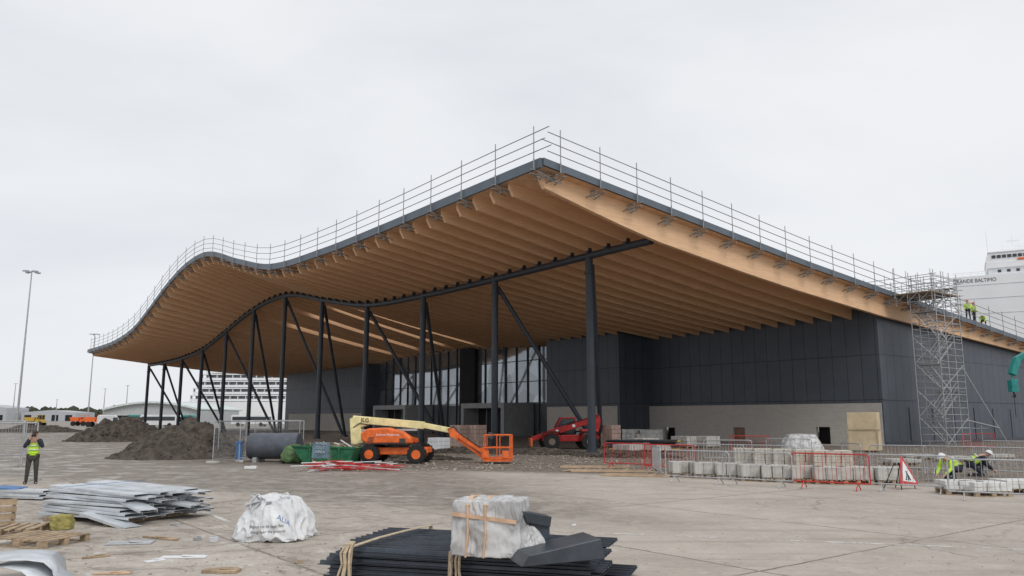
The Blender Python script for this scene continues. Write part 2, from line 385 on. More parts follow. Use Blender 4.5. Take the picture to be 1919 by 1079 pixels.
ringp=[(-a,0,ztop(a,0)-1.45-.26) for a in [-5.5+120*i/90 for i in range(91)]]
mb=MB(); mb.path(ringp,.24,12)
for a in bas[1:]:
    z=ztop(a,0)-1.46; mb.box((-a,0,z-.05),(.28,.44,.26))
    mb.box((-a,0,z+.12),(.24,.30,.28))
mb.obj('ring_beam',steel,term)
for n in range(12):
    a=10.4*n; z=ztop(a,0)-1.72
    mb=MB(); mb.cyl((-a,0,0),(-a,0,z),.26,.245,18); mb.cyl((-a,0,0),(-a,0,.06),.46,.46,12); mb.cyl((-a,0,z-1.2),(-a,0,z-1.05),.31,.31,16); mb.cyl((-a,0,.06),(-a,0,.35),.31,.31,16)
    mb.obj('steel_column',steel,term)
for k in range(6):
    am=10.4*(2*k+.5)
    for n in (2*k,2*k+1):
        a=10.4*n; z=ztop(a,0)-2.3
        s_=.25 if n%2 else -.25
        mb=MB(); mb.cyl((-am-s_,5.6,.1),(-a,.25,z),.165,.165,12); mb.box((-am-s_,5.6,.1),(.5,.5,.2))
        mb.obj('diagonal_brace',steel,term)
WB=25.9
def wall(name,a0,a1,b,z0,z1,mat,th=.3):
    return MB().box((-(a0+a1)/2,b+th/2,(z0+z1)/2),(a1-a0,th,z1-z0)).obj(name,mat,term)
wall('wall_cladding',-5.6,18.8,WB,3.3,10.9,panelm)
def brick_wall(a0,a1,b,z1,holes):
    mb=MB(); cur=a0
    for (h0,h1,hz0,hz1) in sorted(holes):
        mb.box((-(cur+h0)/2,b+.14,z1/2),(h0-cur,.34,z1)); mb.box((-(h0+h1)/2,b+.14,(hz1+z1)/2),(h1-h0,.34,z1-hz1))
        if hz0>0: mb.box((-(h0+h1)/2,b+.14,hz0/2),(h1-h0,.34,hz0))
        cur=h1
    mb.box((-(cur+a1)/2,b+.14,z1/2),(a1-cur,.34,z1)); return mb.obj('brick_plinth',stonem,term)
def a_on(u,v,b):
    r=ray(u,v)
    k=r.x/r.y
    return (k*(P0.y+B.y*b)-P0.x-B.x*b)/(A.x-k*A.y)
hs=[]
for (u0,u1,v0,v1) in ((1530,1557,800,836),(1375,1397,801,824),(1246,1266,801,824)):
    aa=sorted((a_on(u0,820,WB),a_on(u1,820,WB)))
    Yd=AB(aa[0],WB).y
    z1=H+ray(u0,v0).z/ray(u0,v0).y*Yd; z0=max(0,H+ray(u0,v1).z/ray(u0,v1).y*Yd)
    if z0<.35: z0=0
    hs.append((aa[0],aa[1],z0,z1))
brick_wall(-5.5,18.8,WB-.02,3.3,hs)
for h in hs:
    MB().box((-(h[0]+h[1])/2,WB+.9,(h[2]+h[3])/2),(h[1]-h[0]+.5,.1,h[3]-h[2]+.5)).obj('door_recess',intdark,term)
wood_h=hs[1] if len(hs)>1 else hs[0]
MB().box((-(wood_h[0]+wood_h[1])/2,WB+.2,(wood_h[2]+wood_h[3])/2),(wood_h[1]-wood_h[0]-.02,.06,wood_h[3]-wood_h[2]-.02)).obj('hatch_board',M('hatch_brown',(.26,.16,.11),.7),term)
sb=[WB-.004,32,40,53,64,75]
mb=MB(); mb.strip([(5.35,bb,0) for bb in sb],(.27,0,0),[ztop(-5,bb)-.6 for bb in sb],0); mb.obj('side_wall_cladding',panelm,term)
mb=MB()
for i,bb in enumerate([30+4*k for k in range(10)]): mb.box((5.64,bb,1.5),(.06,.1,3.0))
mb.box((5.64,50,.15),(.06,48,.3)); mb.box((5.645,50,3.56),(.05,48,.06)); mb.obj('wall_trim',clad,term)
PBk=21.6
wall('wall_cladding',18.8,30,PBk,0,10.9,panelm)
MB().box((-18.95,(PBk+.3+WB)/2,5.45),(.3,WB-PBk-.3,10.9)).obj('return_wall',panelm,term)
MB().box((-24.5,PBk-.03,1.65),(10.8,.06,3.3)).obj('brick_plinth',stonem,term)
wall('wall_cladding',73.3,104.4,PBk,0,10.0,panelm)
MB().box((-73.45,(PBk+.3+28)/2,5.2),(.3,28-PBk-.3,10.4)).obj('return_wall',panelm,term)
MB().box((-29.85,(PBk+.3+24)/2,5.2),(.3,24-PBk-.3,10.4)).obj('return_wall',panelm,term)
MB().box((-104.25,50,4.8),(.3,56,9.6)).obj('return_wall',panelm,term)
MB().box((-88,PBk-.03,1.4),(29,.06,2.8)).obj('brick_plinth',stonem,term)
GBk=24.2
gl=wall('glazed_wall',30,73.3,GBk,0,11.6,glassm,.06)
mb=MB(); x=30
while x<73.3:
    mb.box((-x,GBk-.08,5.8),(.1,.16,11.6)); x+=2.165
for z in (3.9,6.4,8.9): mb.box((-51.6,GBk-.07,z),(43.2,.12,.08))
mb.obj('window_frame',steel,gl)
MB().box((-48.5,GBk-.35,5.6),(3.4,.5,11.2)).obj('dark_interior_panel',intdark,term)  # interior darkness put into a near-black panel at the glazing gap, no pier
MB().box((-31.5,GBk-.3,5.6),(1.6,.4,11.2)).obj('dark_interior_panel',intdark,term)  # second near-black panel in the dark interior colour, at the glazing end
def portal(a0,a1):
    b0=19.6; hgt=3.85; w_=a1-a0
    mb=MB(); c=-(a0+a1)/2; d=GBk-.2-b0
    mb.box((c,b0+d/2,hgt-.3),(w_,d,.6)); mb.box((-a0-.3+.0,b0+d/2,(hgt-.6)/2),(.6,d,hgt-.6)); mb.box((-a1+.3,b0+d/2,(hgt-.6)/2),(.6,d,hgt-.6))
    p=mb.obj('entrance_portal',portalm,term,bevel=.02)
    mb=MB(); mb.box((c,b0+2.2,(hgt-.6)/2),(w_-1.2,.08,hgt-.6)); mb.obj('doorway',intdark,p)
    mb=MB()
    for i in range(5): mb.box((c-(w_-1.3)/2+(w_-1.3)*i/4,b0+2.1,(hgt-.6)/2),(.08,.1,hgt-.62))
    mb.obj('door_frame',portalm,p)
portal(35.2,43.9); portal(57.4,66.6)
structure(MB().add([AB(-5.6,23.5,.006),AB(-5.6,25.8,.006),AB(18.7,25.8,.006),AB(18.7,23.5,.006)],[(3,2,1,0)]).obj('pavement',conc,recalc=False))
def guard(pts,outv,name,label):
    g=emp(name,label,'guardrail',P0,BR,'scaffold guardrails along the roof edge')
    outv=Vector(outv)
    for i,p in enumerate(pts):
        p=Vector(p)
        mb=MB(); mb.cyl(p+outv*.25+Vector((0,0,-.5)),p+outv*.25+Vector((0,0,1.9)),.027,n=6)
        mb.cyl(p-outv*1.2+Vector((0,0,-.72)),p+outv*.5+Vector((0,0,-.72)),.035,n=6)
        mb.cyl(p-outv*1.2+Vector((0,0,-.45)),p+outv*.5+Vector((0,0,-.5)),.035,n=6)
        mb.cyl(p-outv*.15+Vector((0,0,-.9)),p-outv*.15+Vector((0,0,-.4)),.04,n=6)
        mb.cyl(p-outv*.7+Vector((0,0,-.9)),p-outv*.7+Vector((0,0,-.4)),.04,n=6)
        for dx in (-.3,.3):
            t_=Vector((outv.y,outv.x,0))*dx
            mb.cyl(p+t_-outv*.75+Vector((0,0,-.9)),p+t_+outv*.3+Vector((0,0,-.62)),.03,n=6)
        mb.cyl(p+Vector((outv.y,outv.x,0))*-.38-outv*.15+Vector((0,0,-.85)),p+Vector((outv.y,outv.x,0))*.38-outv*.15+Vector((0,0,-.85)),.03,n=6)
        mb.cyl(p+outv*.25+Vector((0,0,-.5)),p+outv*.25+Vector((0,0,.1)),.045,n=6)
        mb.obj('guardrail_post',scaf,g)
    for z in (1.55,1.02,.5):
        off=outv*.2; mb=MB(); q=[Vector(p)+off+Vector((0,0,z)) for p in pts]
        mb.path(q,.025,6)
        mb.cyl(q[0]-(q[1]-q[0]).normalized()*R.uniform(.8,1.9),q[0],.025,n=6); mb.obj('guardrail_tube',scaf,g)
    return g
guard([(-a,BMIN,ztop(a,BMIN)) for a in [-6.4+3.4*i for i in range(36)]],(0,-1,0),'edge_guardrail','galvanised tube guardrail along the wavy front roof edge')
guard([(-AMIN,bb,ztop(AMIN,bb)) for bb in [-8.6+2.9*i for i in range(25)]],(1,0,0),'edge_guardrail','galvanised tube guardrail along the sloping side roof edge')
# ------------------------------------------------------------------ scaffold stair tower
def scaffold_tower():
    g=emp('scaffold_tower','tall galvanised scaffold stair tower standing beside the charcoal side wall','scaffold',AB(-8.9,28.7),BR)
    Wy=1.95; Ht=12.2
    mb=MB()
    for x in (-.95,.95):
        for y in (-Wy,-.65,.65,Wy): mb.cyl((x,y,0),(x,y,Ht+1.2),.034,n=6); mb.cyl((x,y,0),(x,y,.05),.12,n=8)
    mb.obj('standard_frame',galv,g)
    mb=MB(); z=.4
    while z<Ht+1.2:
        for x in (-.95,.95): mb.cyl((x,-Wy,z),(x,Wy,z),.028,n=6)
        for y in (-Wy,Wy): mb.cyl((-.95,y,z),(.95,y,z),.028,n=6)
        z+=.5
    mb.obj('ledger_tube',galv,g)
    mb=MB()
    for k in range(6):
        z=k*2.03+.2; s_=1 if k%2 else -1
        mb.cyl((-.95,-Wy*s_,z),(-.95,Wy*s_,z+2),.026,n=6); mb.cyl((.98,Wy*s_,z),(.98,-Wy*s_,z+2),.026,n=6)
        mb.cyl((-.95,Wy,z),(.95,Wy,z+2),.026,n=6); mb.cyl((.95,-Wy,z),(-.95,-Wy,z+2),.026,n=6)
    mb.obj('diagonal_tube',galv,g)
    for k in range(6):
        z=k*2.03; s_=1 if k%2 else -1
        mb=MB(); a_=Vector((.25*s_,-1.55*s_,z+.1)); c_=Vector((.25*s_,1.55*s_,z+2.05))
        for xo in (-.28,.28): mb.beam(a_+Vector((xo,0,0)),c_+Vector((xo,0,0)),.04,.14); mb.cyl(a_+Vector((xo,0,.9)),c_+Vector((xo,0,.9)),.025,n=6); mb.cyl(a_+Vector((xo,0,.5)),c_+Vector((xo,0,.5)),.02,n=6)
        for i in range(9): mb.box(a_.lerp(c_,(i+.5)/9),(.56,.24,.04))
        mb.obj('stair_flight',galv,g)
        MB().box((0,1.5*s_,z+2.1),(1.8,.8,.06)).obj('landing',M('grey_deck',(.3,.3,.29),.8),g)
    mb=MB(); mb.box((-1.7,-.3,Ht-.5),(5.4,4.4,.06)); mb.obj('platform_deck',wood,g)
    mb=MB()
    xs=(-4.3,-3.4,-2.6,-1.8,-.9,0,.95)
    for x in xs:
        for y in (-2.4,Wy): mb.cyl((x,y,Ht-1.4),(x,y,Ht+1.0+R.uniform(0,.7)),.028,n=6)
    for z in (Ht-.55,Ht-.1,Ht+.4,Ht+.8,Ht-1.2):
        for y in (-2.4,Wy): mb.cyl((-4.6,y,z),(1.4,y,z),.026,n=6)
        for x in (-4.3,.95): mb.cyl((x,-2.6,z),(x,2.1,z),.026,n=6)
    for x in xs[:-1]: mb.cyl((x,-2.4,Ht-1.2),(x+.9,-2.4,Ht-.4),.026,n=6)
    mb.obj('platform_railing',galv,g)
    mb=MB(); mb.cyl((.9,1.6,6.2),(3.0,3.6,.1),.032,n=6); mb.cyl((.9,-1.6,1.4),(3.4,-1.0,1.4),.03,n=6); mb.cyl((3.0,-1.0,0),(3.0,-1,1.6),.03,n=6); mb.cyl((.9,1.6,2),(2.6,3.2,1.4),.03,n=6); mb.obj('raker_tube',galv,g)
scaffold_tower()
# ------------------------------------------------------------------ ships
def stern_ship():
    Y=220
    g=emp('cargo_ship','white car carrier ship with bridge and radar masts','ship',(PY(1789,560,Y).x,Y,0),-.52)
    top=PY(1800,520,Y).z
    MB().box((45,20,top/2),(90,40,top)).obj('hull',shipw,g)
    text('name_lettering','GRANDE BALTIMO',1.45,greyt,g,(5.2,-.05,PY(1800,527,Y).z-.3),(math.pi/2,0,0),.02,.86)
    mb=MB(); mb.box((26.5,10,top+1.1),(35,14,2.2)); mb.box((26,9.5,top+3.0),(35,15,1.6)); mb.prism([(8.2,top+3.8),(9.0,top+6.4),(45,top+6.4),(45,top+3.8)],2.2,16); mb.box((27.5,9,top+6.6),(37,14,.3)); mb.obj('bridge_house',shipw,g)
    for i in range(9): MB().box((10.4+i*1.25,2.15,top+5.3),(.95,.2,.85)).obj('bridge_window',darkw,g)
    for i in range(4): MB().box((11.5+i*2.2,2.95,top+1.3),(.8,.2,.7)).obj('cabin_window',darkw,g)
    MB().box((26,2.1,top+4.25),(20,.5,.5)).obj('orange_band',orange,g)
    mb=MB()
    for x,h in ((9.3,12),(13,7.5),(15.5,10),(17,7.5),(19.5,9)): mb.cyl((x,8,top+2),(x,8,top+2+h),.13,.06,6)
    mb.box((15.5,8,top+10.5),(3,.3,.3)); mb.box((17,8,top+8.8),(2,.3,.4)); mb.cyl((12.5,8,top+8.2),(19.5,8,top+8.2),.1,n=6)
    for x in (.8,2.6,4.4,6.2,8): mb.cyl((x,.2,top),(x,.2,top+1.1),.05,n=5)
    mb.cyl((0,.2,top+1.1),(9,.2,top+1.1),.05,n=5); mb.cyl((0,.2,top+.6),(9,.2,top+.6),.04,n=5); mb.obj('radar_mast',shipw,g)
    for z in (top-2.6,top-6.4,top-10.6): MB().box((45,-.04,z),(90,.08,.14)).obj('plate_seam',M('ship_grey',(.6,.62,.64),.6),g)
stern_ship()
def cruise():
    Y=262; x0=PY(352,720,Y).x
    g=emp('cruise_ship','white multi-deck cruise ship moored behind the terminal','ship',(x0,Y,0))
    mb=MB(); mb.prism([(4,0),(-2,7),(-1,7.2),(110,7.2),(110,0)],0,30); mb.obj('hull',shipw,g)
    for k in range(5):
        z=7.2+k*2.3; xs=1+k*.7+ (k*k)*.12
        mb=MB(); mb.box(((xs+110)/2,14,z+2.1),(110-xs,28,.35)); mb.box(((xs+110)/2,.3,z+.55),(110-xs,.15,.75))
        x=xs
        while x<60: mb.box((x,1.0,z+1.1),(.18,1.6,2.0)); x+=2.6
        mb.obj('balcony_deck',shipw,g)
        MB().box(((xs+110)/2+.5,15,z+1.1),(109-xs,26,1.9)).obj('cabin_window_band',M('ship_window',(.30,.33,.36),.3),g)
    mb=MB(); mb.box((30,14,19.4),(40,18,1.3)); mb.obj('upper_house',shipw,g)
cruise()
mb=MB(); p=PY(185,795,210); q=PY(420,795,230)
far=emp('harbour_shed','long low harbour shed with pale green curved roof','building',(0,0,0))
L_=q.x-p.x
mb=MB(); n=24
pts=[(0,0)]+[(L_*i/n,3.0+3.0*math.sin(math.pi*(.12+.76*i/n))) for i in range(n+1)]+[(L_,0)]
mb.prism([(x,z) for x,z in pts],0,30); o=mb.obj('shed_wall',M('shed_grey',(.46,.49,.49),.6),far)
mb=MB(); mb.strip([(L_*i/n-0*i,-1,3.1+3.0*math.sin(math.pi*(.12+.76*i/n))) for i in range(n+1)],(0,34,0),.25,.25); mb.obj('shed_roof',M('pale_green_roof',(.60,.67,.65),.6),far)
far.location=(p.x,212,0)
def bus(u,v,label,mat,L=10,group='buses and coaches parked beyond the canopy'):
    p=G(u,v); g=emp('parked_bus',label,'bus',p,R.uniform(-.1,.1),group)
    mb=MB(); mb.prism([(-L/2,.5),(-L/2,2.5),(-L/2+.3,2.7),(L/2-.2,2.7),(L/2,2.4),(L/2,.5)],-1.2,1.2); mb.obj('body',mat,g,bevel=.1)
    mb=MB(); mb.box((0,-1.22,1.9),(L*.92,.05,.8)); mb.box((L/2+.01,0,1.8),(.05,2.1,1.0)); mb.obj('window',darkw,g)
    for x in (-L*.3,L*.32):
        for y in (-1.15,1.15): MB().cyl((x,y-.12,.5),(x,y+.12,.5),.48,n=14).obj('wheel',blackm,g)
bus(262,800,'teal single-deck bus parked by the harbour shed',teal,8); bus(300,801,'white coach parked by the harbour shed',white,8); bus(332,799,'teal single-deck bus parked by the harbour shed',teal,8); bus(470,799,'white coach seen between canopy columns',white,9)
def van(u,v):
    p=G(u,v+3); g=emp('delivery_van','white panel van parked behind the soil heaps','van',p,math.radians(-25))
    mb=MB(); mb.prism([(-2.6,.4),(-2.6,2.3),(-2.3,2.5),(1.0,2.5),(1.9,1.6),(2.7,1.25),(2.8,.4)],-.98,.98); mb.obj('body',white,g,bevel=.12)
    mb=MB(); mb.add([(1.12,-.9,2.4),(1.9,-.9,1.68),(1.9,.9,1.68),(1.12,.9,2.4)],[(0,1,2,3)])
    mb.box((1.0,-.99,1.85),(.9,.03,.55)); mb.v=[(x+.04,y,z+.04) for x,y,z in mb.v]; mb.obj('windscreen',darkw,g)
    for x in (-1.7,1.8):
        for y in (-.9,.9): MB().cyl((x,y-.12,.36),(x,y+.12,.36),.36,n=16).obj('wheel',blackm,g)
    for y in (-.7,.7): MB().box((2.74,y,.95),(.1,.35,.22)).obj('headlight',lamp,g)
van(216,810)
def dumper(u,v,mat,label):
    p=G(u,v); g=emp('site_dumper',label,'construction vehicle',p,R.uniform(-.4,.4),'plant vehicles parked at the far end of the site')
    mb=MB(); mb.prism([(-2.0,1.2),(-2.4,2.2),(.2,2.2),(0,1.2)],-1.0,1.0); mb.obj('skip_bucket',mat,g)
    mb=MB(); mb.prism([(.2,.9),(.2,1.7),(1.9,1.6),(2.1,.9)],-.8,.8); mb.box((1.1,0,2.7),(1.3,1.4,.08))
    for x in (.5,1.7):
        for y in (-.65,.65): mb.cyl((x,y,1.6),(x,y,2.7),.05,n=6)
    mb.obj('body',mat,g)
    for x in (-1.3,1.4):
        for y in (-.95,.95): MB().cyl((x,y-.22,.6),(x,y+.22,.6),.6,n=14).obj('wheel',blackm,g)
dumper(66,799,yellow,'yellow site dumper behind the soil heap'); dumper(180,800,orange,'orange site dumper behind the soil heap'); dumper(150,798,orange,'orange site dumper behind the soil heap')
mb=MB()
for k in range(420):
    x=R.uniform(-430,-150); y=R.uniform(560,640); h=R.uniform(3,9)
    for j in range(3):
        mb.sph((x+R.uniform(-3,3),y+R.uniform(-2,2),h*R.uniform(.3,.9)),(R.uniform(2,5),3,R.uniform(1.5,4)),6)
o=mb.obj('tree_line',treem); o['kind']='stuff'
for k,(xa,w_,h_) in enumerate(((-330,40,9),(-285,26,12),(-255,30,8),(-215,22,7),(-190,25,10))):
    g=emp('distant_warehouse','pale distant port warehouse with flat roof','warehouse',(xa,420+10*k,0),0,'distant port warehouses')
    MB().prism([(-w_/2,0),(-w_/2,h_*.6),(0,h_*.75),(w_/2,h_*.6),(w_/2,0)],0,20).obj('wall',M('warehouse_grey',(.44,.46,.48),.8),g)
    mb=MB()
    for i in range(4): mb.box((-w_/2+w_*(i+.5)/4,-.1,1.8),(w_*.12,.2,3.2))
    mb.obj('loading_door',intdark,g)
def lamp_post(u,vt,vb,label,r=.16):
    base=G(u,vb); top=PY(u,vt,base.y); h=top.z
    g=emp('street_lamp',label,'lamp post',base,R.uniform(0,1),'tall floodlight masts around the port yard')
    mb=MB(); mb.cyl((0,0,0),(0,0,h),r*1.3,r*.6,10); mb.cyl((0,0,0),(0,0,.8),r*1.6,r*1.6,10); mb.obj('pole',galv,g)
    mb=MB()
    k=h/22
    for i in range(4):
        t=i*math.pi/2+.4; d=Vector((math.cos(t),math.sin(t),0))
        mb.beam(Vector((0,0,h-.15*k))+d*.1,Vector((0,0,h-.15*k))+d*.55*k,.08,.08); mb.beam(Vector((0,0,h-.12*k))+d*.5*k,Vector((0,0,h-.2*k))+d*1.15*k,.5*k,.18*k)
    mb.obj('lamp_head',galv,g)
lamp_post(30,507,806,'tall slender floodlight mast at the edge of the yard')
lamp_post(163,625,800,'slender floodlight mast beside the canopy tip',.13)
lamp_post(234,722,795,'distant yard lamp post'); lamp_post(192,728,794,'distant yard lamp post'); lamp_post(22,718,795,'distant yard lamp post'); lamp_post(103,748,793,'distant yard lamp post')
# ------------------------------------------------------------------ soil heaps
def heap(cx,cy,rx,ry,h,label,seed,rz=0):
    mb=MB(); n=90
    for j in range(n+1):
        for i in range(n+1):
            x=(i/n*2-1)*1.15; y=(j/n*2-1)*1.15
            rr=math.sqrt(x*x+y*y); nz=noise.fractal(Vector((x*2.2+seed,y*2.2,seed)),1.0,2.2,5)
            nf=noise.fractal(Vector((x*9+seed,y*9,3)),1.0,2.2,4)
            z=h*max(0,1-rr**1.25)*(1+.45*nz)+nf*.16*h*max(0,min(1,(1.12-rr)*3))
            if rr>1.05+.08*nz: z=-.05
            mb.v.append((x*rx,y*ry,max(z,-.05)))
    for j in range(n):
        for i in range(n):
            k=j*(n+1)+i; mb.f.append((k,k+1,k+n+2,k+n+1)); mb.m.append(0); mb.s.append(False)
    for _ in range(320):
        t=R.uniform(0,6.28); q=R.random()**.5*1.05; s_=R.uniform(.03,.15)
        x,y=q*math.cos(t),q*math.sin(t); z=h*max(0,1-q**1.25)*.95
        mb.sph((x*rx,y*ry,z+.02),(s_,s_*R.uniform(.6,1),s_*.7),5)
    mb.top('soil_heap',label,'soil heap',soil,(cx,cy,0),rz)
p=G(292,862); heap(p.x,p.y+4.2,3.8,4.4,1.95,'long heap of dark brown soil on the wet yard',3,-.3)
p=G(140,832); heap(p.x-1,p.y+10,4.8,5,2.1,'dark rubble and soil heap near the parked van',9)
p=G(-10,812); heap(p.x,p.y+10,7,6,1.0,'low dark heap of soil by the lamp mast',14)
for (u,v,sx,sy,h,sd) in ((770,862,3.2,1.0,.28,21),(1000,852,4,1.3,.35,22),(1180,858,3,1.2,.3,23),(880,850,4,1.2,.35,25)):
    p=G(u,v); heap(p.x,p.y+1,sx,sy,h,'low ridge of loose excavated soil beside the canopy',sd,-.3)
mb=MB()
for _ in range(700):
    u=R.uniform(-40,1960); v=850+R.random()**1.3*226
    p=G(u,v); s_=R.uniform(.006,.018)
    mb.sph((p.x,p.y,s_*.2),(s_,s_*R.uniform(.6,1),s_*.5),5)
for _ in range(260):
    p=G(R.uniform(-20,620),R.uniform(900,1078)); s_=R.uniform(.008,.03)
    mb.box((p.x,p.y,.006),(s_*R.uniform(1,3),s_,.008),(0,0,R.uniform(0,3)))
for _ in range(1700):
    p=G(R.uniform(560,1919),R.uniform(842,884)); s_=R.uniform(.03,.09)
    mb.sph((p.x,p.y,s_*.3),(s_,s_*R.uniform(.6,1.2),s_*.6),5)
o=mb.obj('loose_gravel',M('gravel',(.35,.305,.26),.95,0,.5,.9)); o['kind']='stuff'
# ------------------------------------------------------------------ people
def skinobj(name,V,E,mat,parent,extra=0,root=None):
    keys=list(V); idx={k:i for i,k in enumerate(keys)}
    me=bpy.data.meshes.new(name); me.from_pydata([V[k][0] for k in keys],[(idx[a],idx[b]) for a,b in E],[])
    me.materials.append(mat); o=bpy.data.objects.new(name,me); COL.objects.link(o); o.parent=parent
    sk=o.modifiers.new('Skin','SKIN'); sk.use_smooth_shade=True
    for i,k in enumerate(keys):
        r=V[k][1]+extra; me.skin_vertices[0].data[i].radius=(r,r); me.skin_vertices[0].data[i].use_root=(k==(root or keys[0]))
    s_=o.modifiers.new('Sub','SUBSURF'); s_.levels=2; s_.render_levels=2
    return o
def joints(pose):
    J={}
    def s(k,p,r): J[k]=(Vector(p),r)
    if pose in ('photo','stand','walk'):
        s('pelvis',(0,0,.95),.125); s('waist',(0,0,1.1),.12); s('chest',(0,.01,1.32),.14); s('neck',(0,0,1.5),.055)
        s('jaw',(0,-.025,1.575),.066); s('skull',(0,-.01,1.66),.082); s('crown',(0,0,1.725),.06); s('nose',(0,-.105,1.615),.014)
        for sg,n in ((1,'l'),(-1,'r')):
            s('sho'+n,(.18*sg,.01,1.43),.062)
            if pose=='photo': s('elb'+n,(.27*sg,-.10,1.20),.044); s('wri'+n,(.10*sg,-.24,1.48),.030); s('pal'+n,(.07*sg,-.27,1.545),.026)
            else: s('elb'+n,(.25*sg,.03,1.15),.044); s('wri'+n,(.24*sg,-.10,.92),.030); s('pal'+n,(.23*sg,-.13,.84),.026)
            s('hip'+n,(.10*sg,0,.88),.092)
            st=.12*sg if pose=='walk' else .02*sg
            s('kne'+n,(.12*sg,-.03+st*.6,.49),.060); s('ank'+n,(.14*sg,.03+st,.09),.040); s('toe'+n,(.16*sg,-.14+st,.045),.040)
    else:
        s('pelvis',(0,.30,.50),.13); s('waist',(0,.20,.60),.125); s('chest',(0,-.02,.72),.14); s('neck',(0,-.20,.80),.055)
        s('jaw',(0,-.28,.79),.066); s('skull',(0,-.33,.85),.082); s('crown',(0,-.36,.91),.06); s('nose',(0,-.385,.79),.014)
        for sg,n in ((1,'l'),(-1,'r')):
            s('sho'+n,(.19*sg,-.12,.74),.062); s('elb'+n,(.25*sg,-.20,.46),.044); s('wri'+n,(.17*sg,-.42,.26),.030); s('pal'+n,(.15*sg,-.48,.20),.026)
            s('hip'+n,(.11*sg,.29,.46),.095)
            if sg>0: s('kne'+n,(.20,-.12,.44),.062); s('ank'+n,(.20,-.02,.09),.042); s('toe'+n,(.21,-.18,.05),.04)
            else: s('kne'+n,(-.18,-.06,.09),.062); s('ank'+n,(-.16,.34,.09),.042); s('toe'+n,(-.16,.46,.05),.04)
    return J
def person(label,loc,rz,pose,top_m,leg_m,vest=True,helmet=None,group=None,hair=True,z=0):
    g=emp('person',label,'person',loc,rz,group); J=joints(pose)
    E=[('pelvis','waist'),('waist','chest'),('chest','neck'),('neck','jaw'),('jaw','skull'),('skull','crown'),('jaw','nose')]
    V=dict(J)
    for n in 'lr':
        E+=[('chest','sho'+n),('sho'+n,'elb'+n),('elb'+n,'wri'+n),('wri'+n,'pal'+n),('pelvis','hip'+n),('hip'+n,'kne'+n),('kne'+n,'ank'+n),('ank'+n,'toe'+n)]
        w_=J['wri'+n][0]; p=J['pal'+n][0]; d=(p-w_).normalized(); sd=d.cross(Vector((0,1,.3))).normalized(); sg=1 if n=='l' else -1
        bend=Vector((0,-.5,-.2))
        for i,(o_,ln) in enumerate(((-.03,.075),(-.01,.088),(.011,.082),(.03,.062))):
            a_=p+sd*o_+d*ln*.5; b_=a_+(d+bend*.8).normalized()*ln*.5
            V[f'f{n}{i}a']=(a_,.009); V[f'f{n}{i}b']=(b_,.008); E+=[('pal'+n,f'f{n}{i}a'),(f'f{n}{i}a',f'f{n}{i}b')]
        a_=p-d*.02-sd*sg*.04; V[f't{n}a']=(a_,.011); V[f't{n}b']=(a_+(d*.8-sd*sg*.5).normalized()*.04,.009); E+=[('pal'+n,f't{n}a'),(f't{n}a',f't{n}b')]
    body=skinobj('body',V,E,skinm,g)
    hd=J['skull'][0]; jw=J['jaw'][0]; up=(J['crown'][0]-jw).normalized(); fw=(J['nose'][0]-jw); fw=(fw-up*fw.dot(up)).normalized(); rt=fw.cross(up)
    for sg in (-1,1): MB().sph(jw+up*.065+fw*.072+rt*sg*.03,.011,6).obj('eye',blackt,body)
    for sg in (-1,1): MB().sph(jw+up*.055+rt*sg*.082,(.014,.022,.03),6).obj('ear',skinm,body)
    MB().sph(jw-up*.005+fw*.068,(.022,.008,.007),6).obj('mouth',M('lip',(.3,.1,.08),.6),body)
    U={k:J[k] for k in ('waist','chest','shol','shor','elbl','elbr','wril','wrir')}; U['pelvis']=J['pelvis']
    skinobj('jacket',U,[('pelvis','waist'),('waist','chest'),('chest','shol'),('chest','shor'),('shol','elbl'),('shor','elbr'),('elbl','wril'),('elbr','wrir')],top_m,g,.018)
    T={k:J[k] for k in ('pelvis','hipl','hipr','knel','kner','ankl','ankr')}
    skinobj('trousers',T,[('pelvis','hipl'),('pelvis','hipr'),('hipl','knel'),('hipr','kner'),('knel','ankl'),('kner','ankr')],leg_m,g,.016)
    for n in 'lr': skinobj('boot',{'a':J['ank'+n],'t':J['toe'+n]},[('a','t')],blackm,g,.02)
    if vest:
        c=J['chest'][0]
        VV={'waist':J['waist'],'pel':(J['pelvis'][0].lerp(J['waist'][0],.4),.125),'chest':J['chest'],'a':(c.lerp(J['shol'][0],.75),.07),'b':(c.lerp(J['shor'][0],.75),.07)}
        vs_=skinobj('safety_vest',VV,[('pel','waist'),('waist','chest'),('chest','a'),('chest','b')],hivis,g,.034,'waist')
        ax=(J['chest'][0]-J['waist'][0]).normalized(); q=ax.to_track_quat('Z','Y').to_matrix()
        for tt in (.1,.7):
            ctr=J['waist'][0].lerp(J['chest'][0],tt); pts=[ctr+q@Vector((.168*math.cos(t),.168*math.sin(t),0)) for t in [i*math.pi/8 for i in range(17)]]
            MB().path(pts,.022,6).obj('reflective_band',refl,vs_)
    if helmet:
        q=up.to_track_quat('Z','Y').to_matrix(); mb=MB(); mb.sph((0,0,0),(.115,.13,.11),14,0,-.05); mb.cyl((0,0,-.01),(0,0,.005),.15,.14,14)
        mb.v=[tuple(hd+up*.03+q@Vector(x)) for x in mb.v]; mb.obj('helmet',helmet,g)
    elif hair:
        MB().sph(hd+up*.02-fw*.012,(.09,.098,.088),12).obj('hair',hairm,g)
    return g
p=G(57,907); ph=person('man in dark jacket and hi-vis vest standing taking a photograph',p,math.radians(25),'photo',navy,khaki,True)
g=emp('camera','small black camera held up to the eye by the man','camera',p,math.radians(25))
mb=MB(); mb.box((0,-.29,1.60),(.14,.06,.09)); mb.obj('camera_body',blackm,g,bevel=.01); MB().cyl((0,-.32,1.6),(0,-.40,1.6),.035,n=14).obj('lens',blackt,g)
grp='construction workers in hi-vis vests'
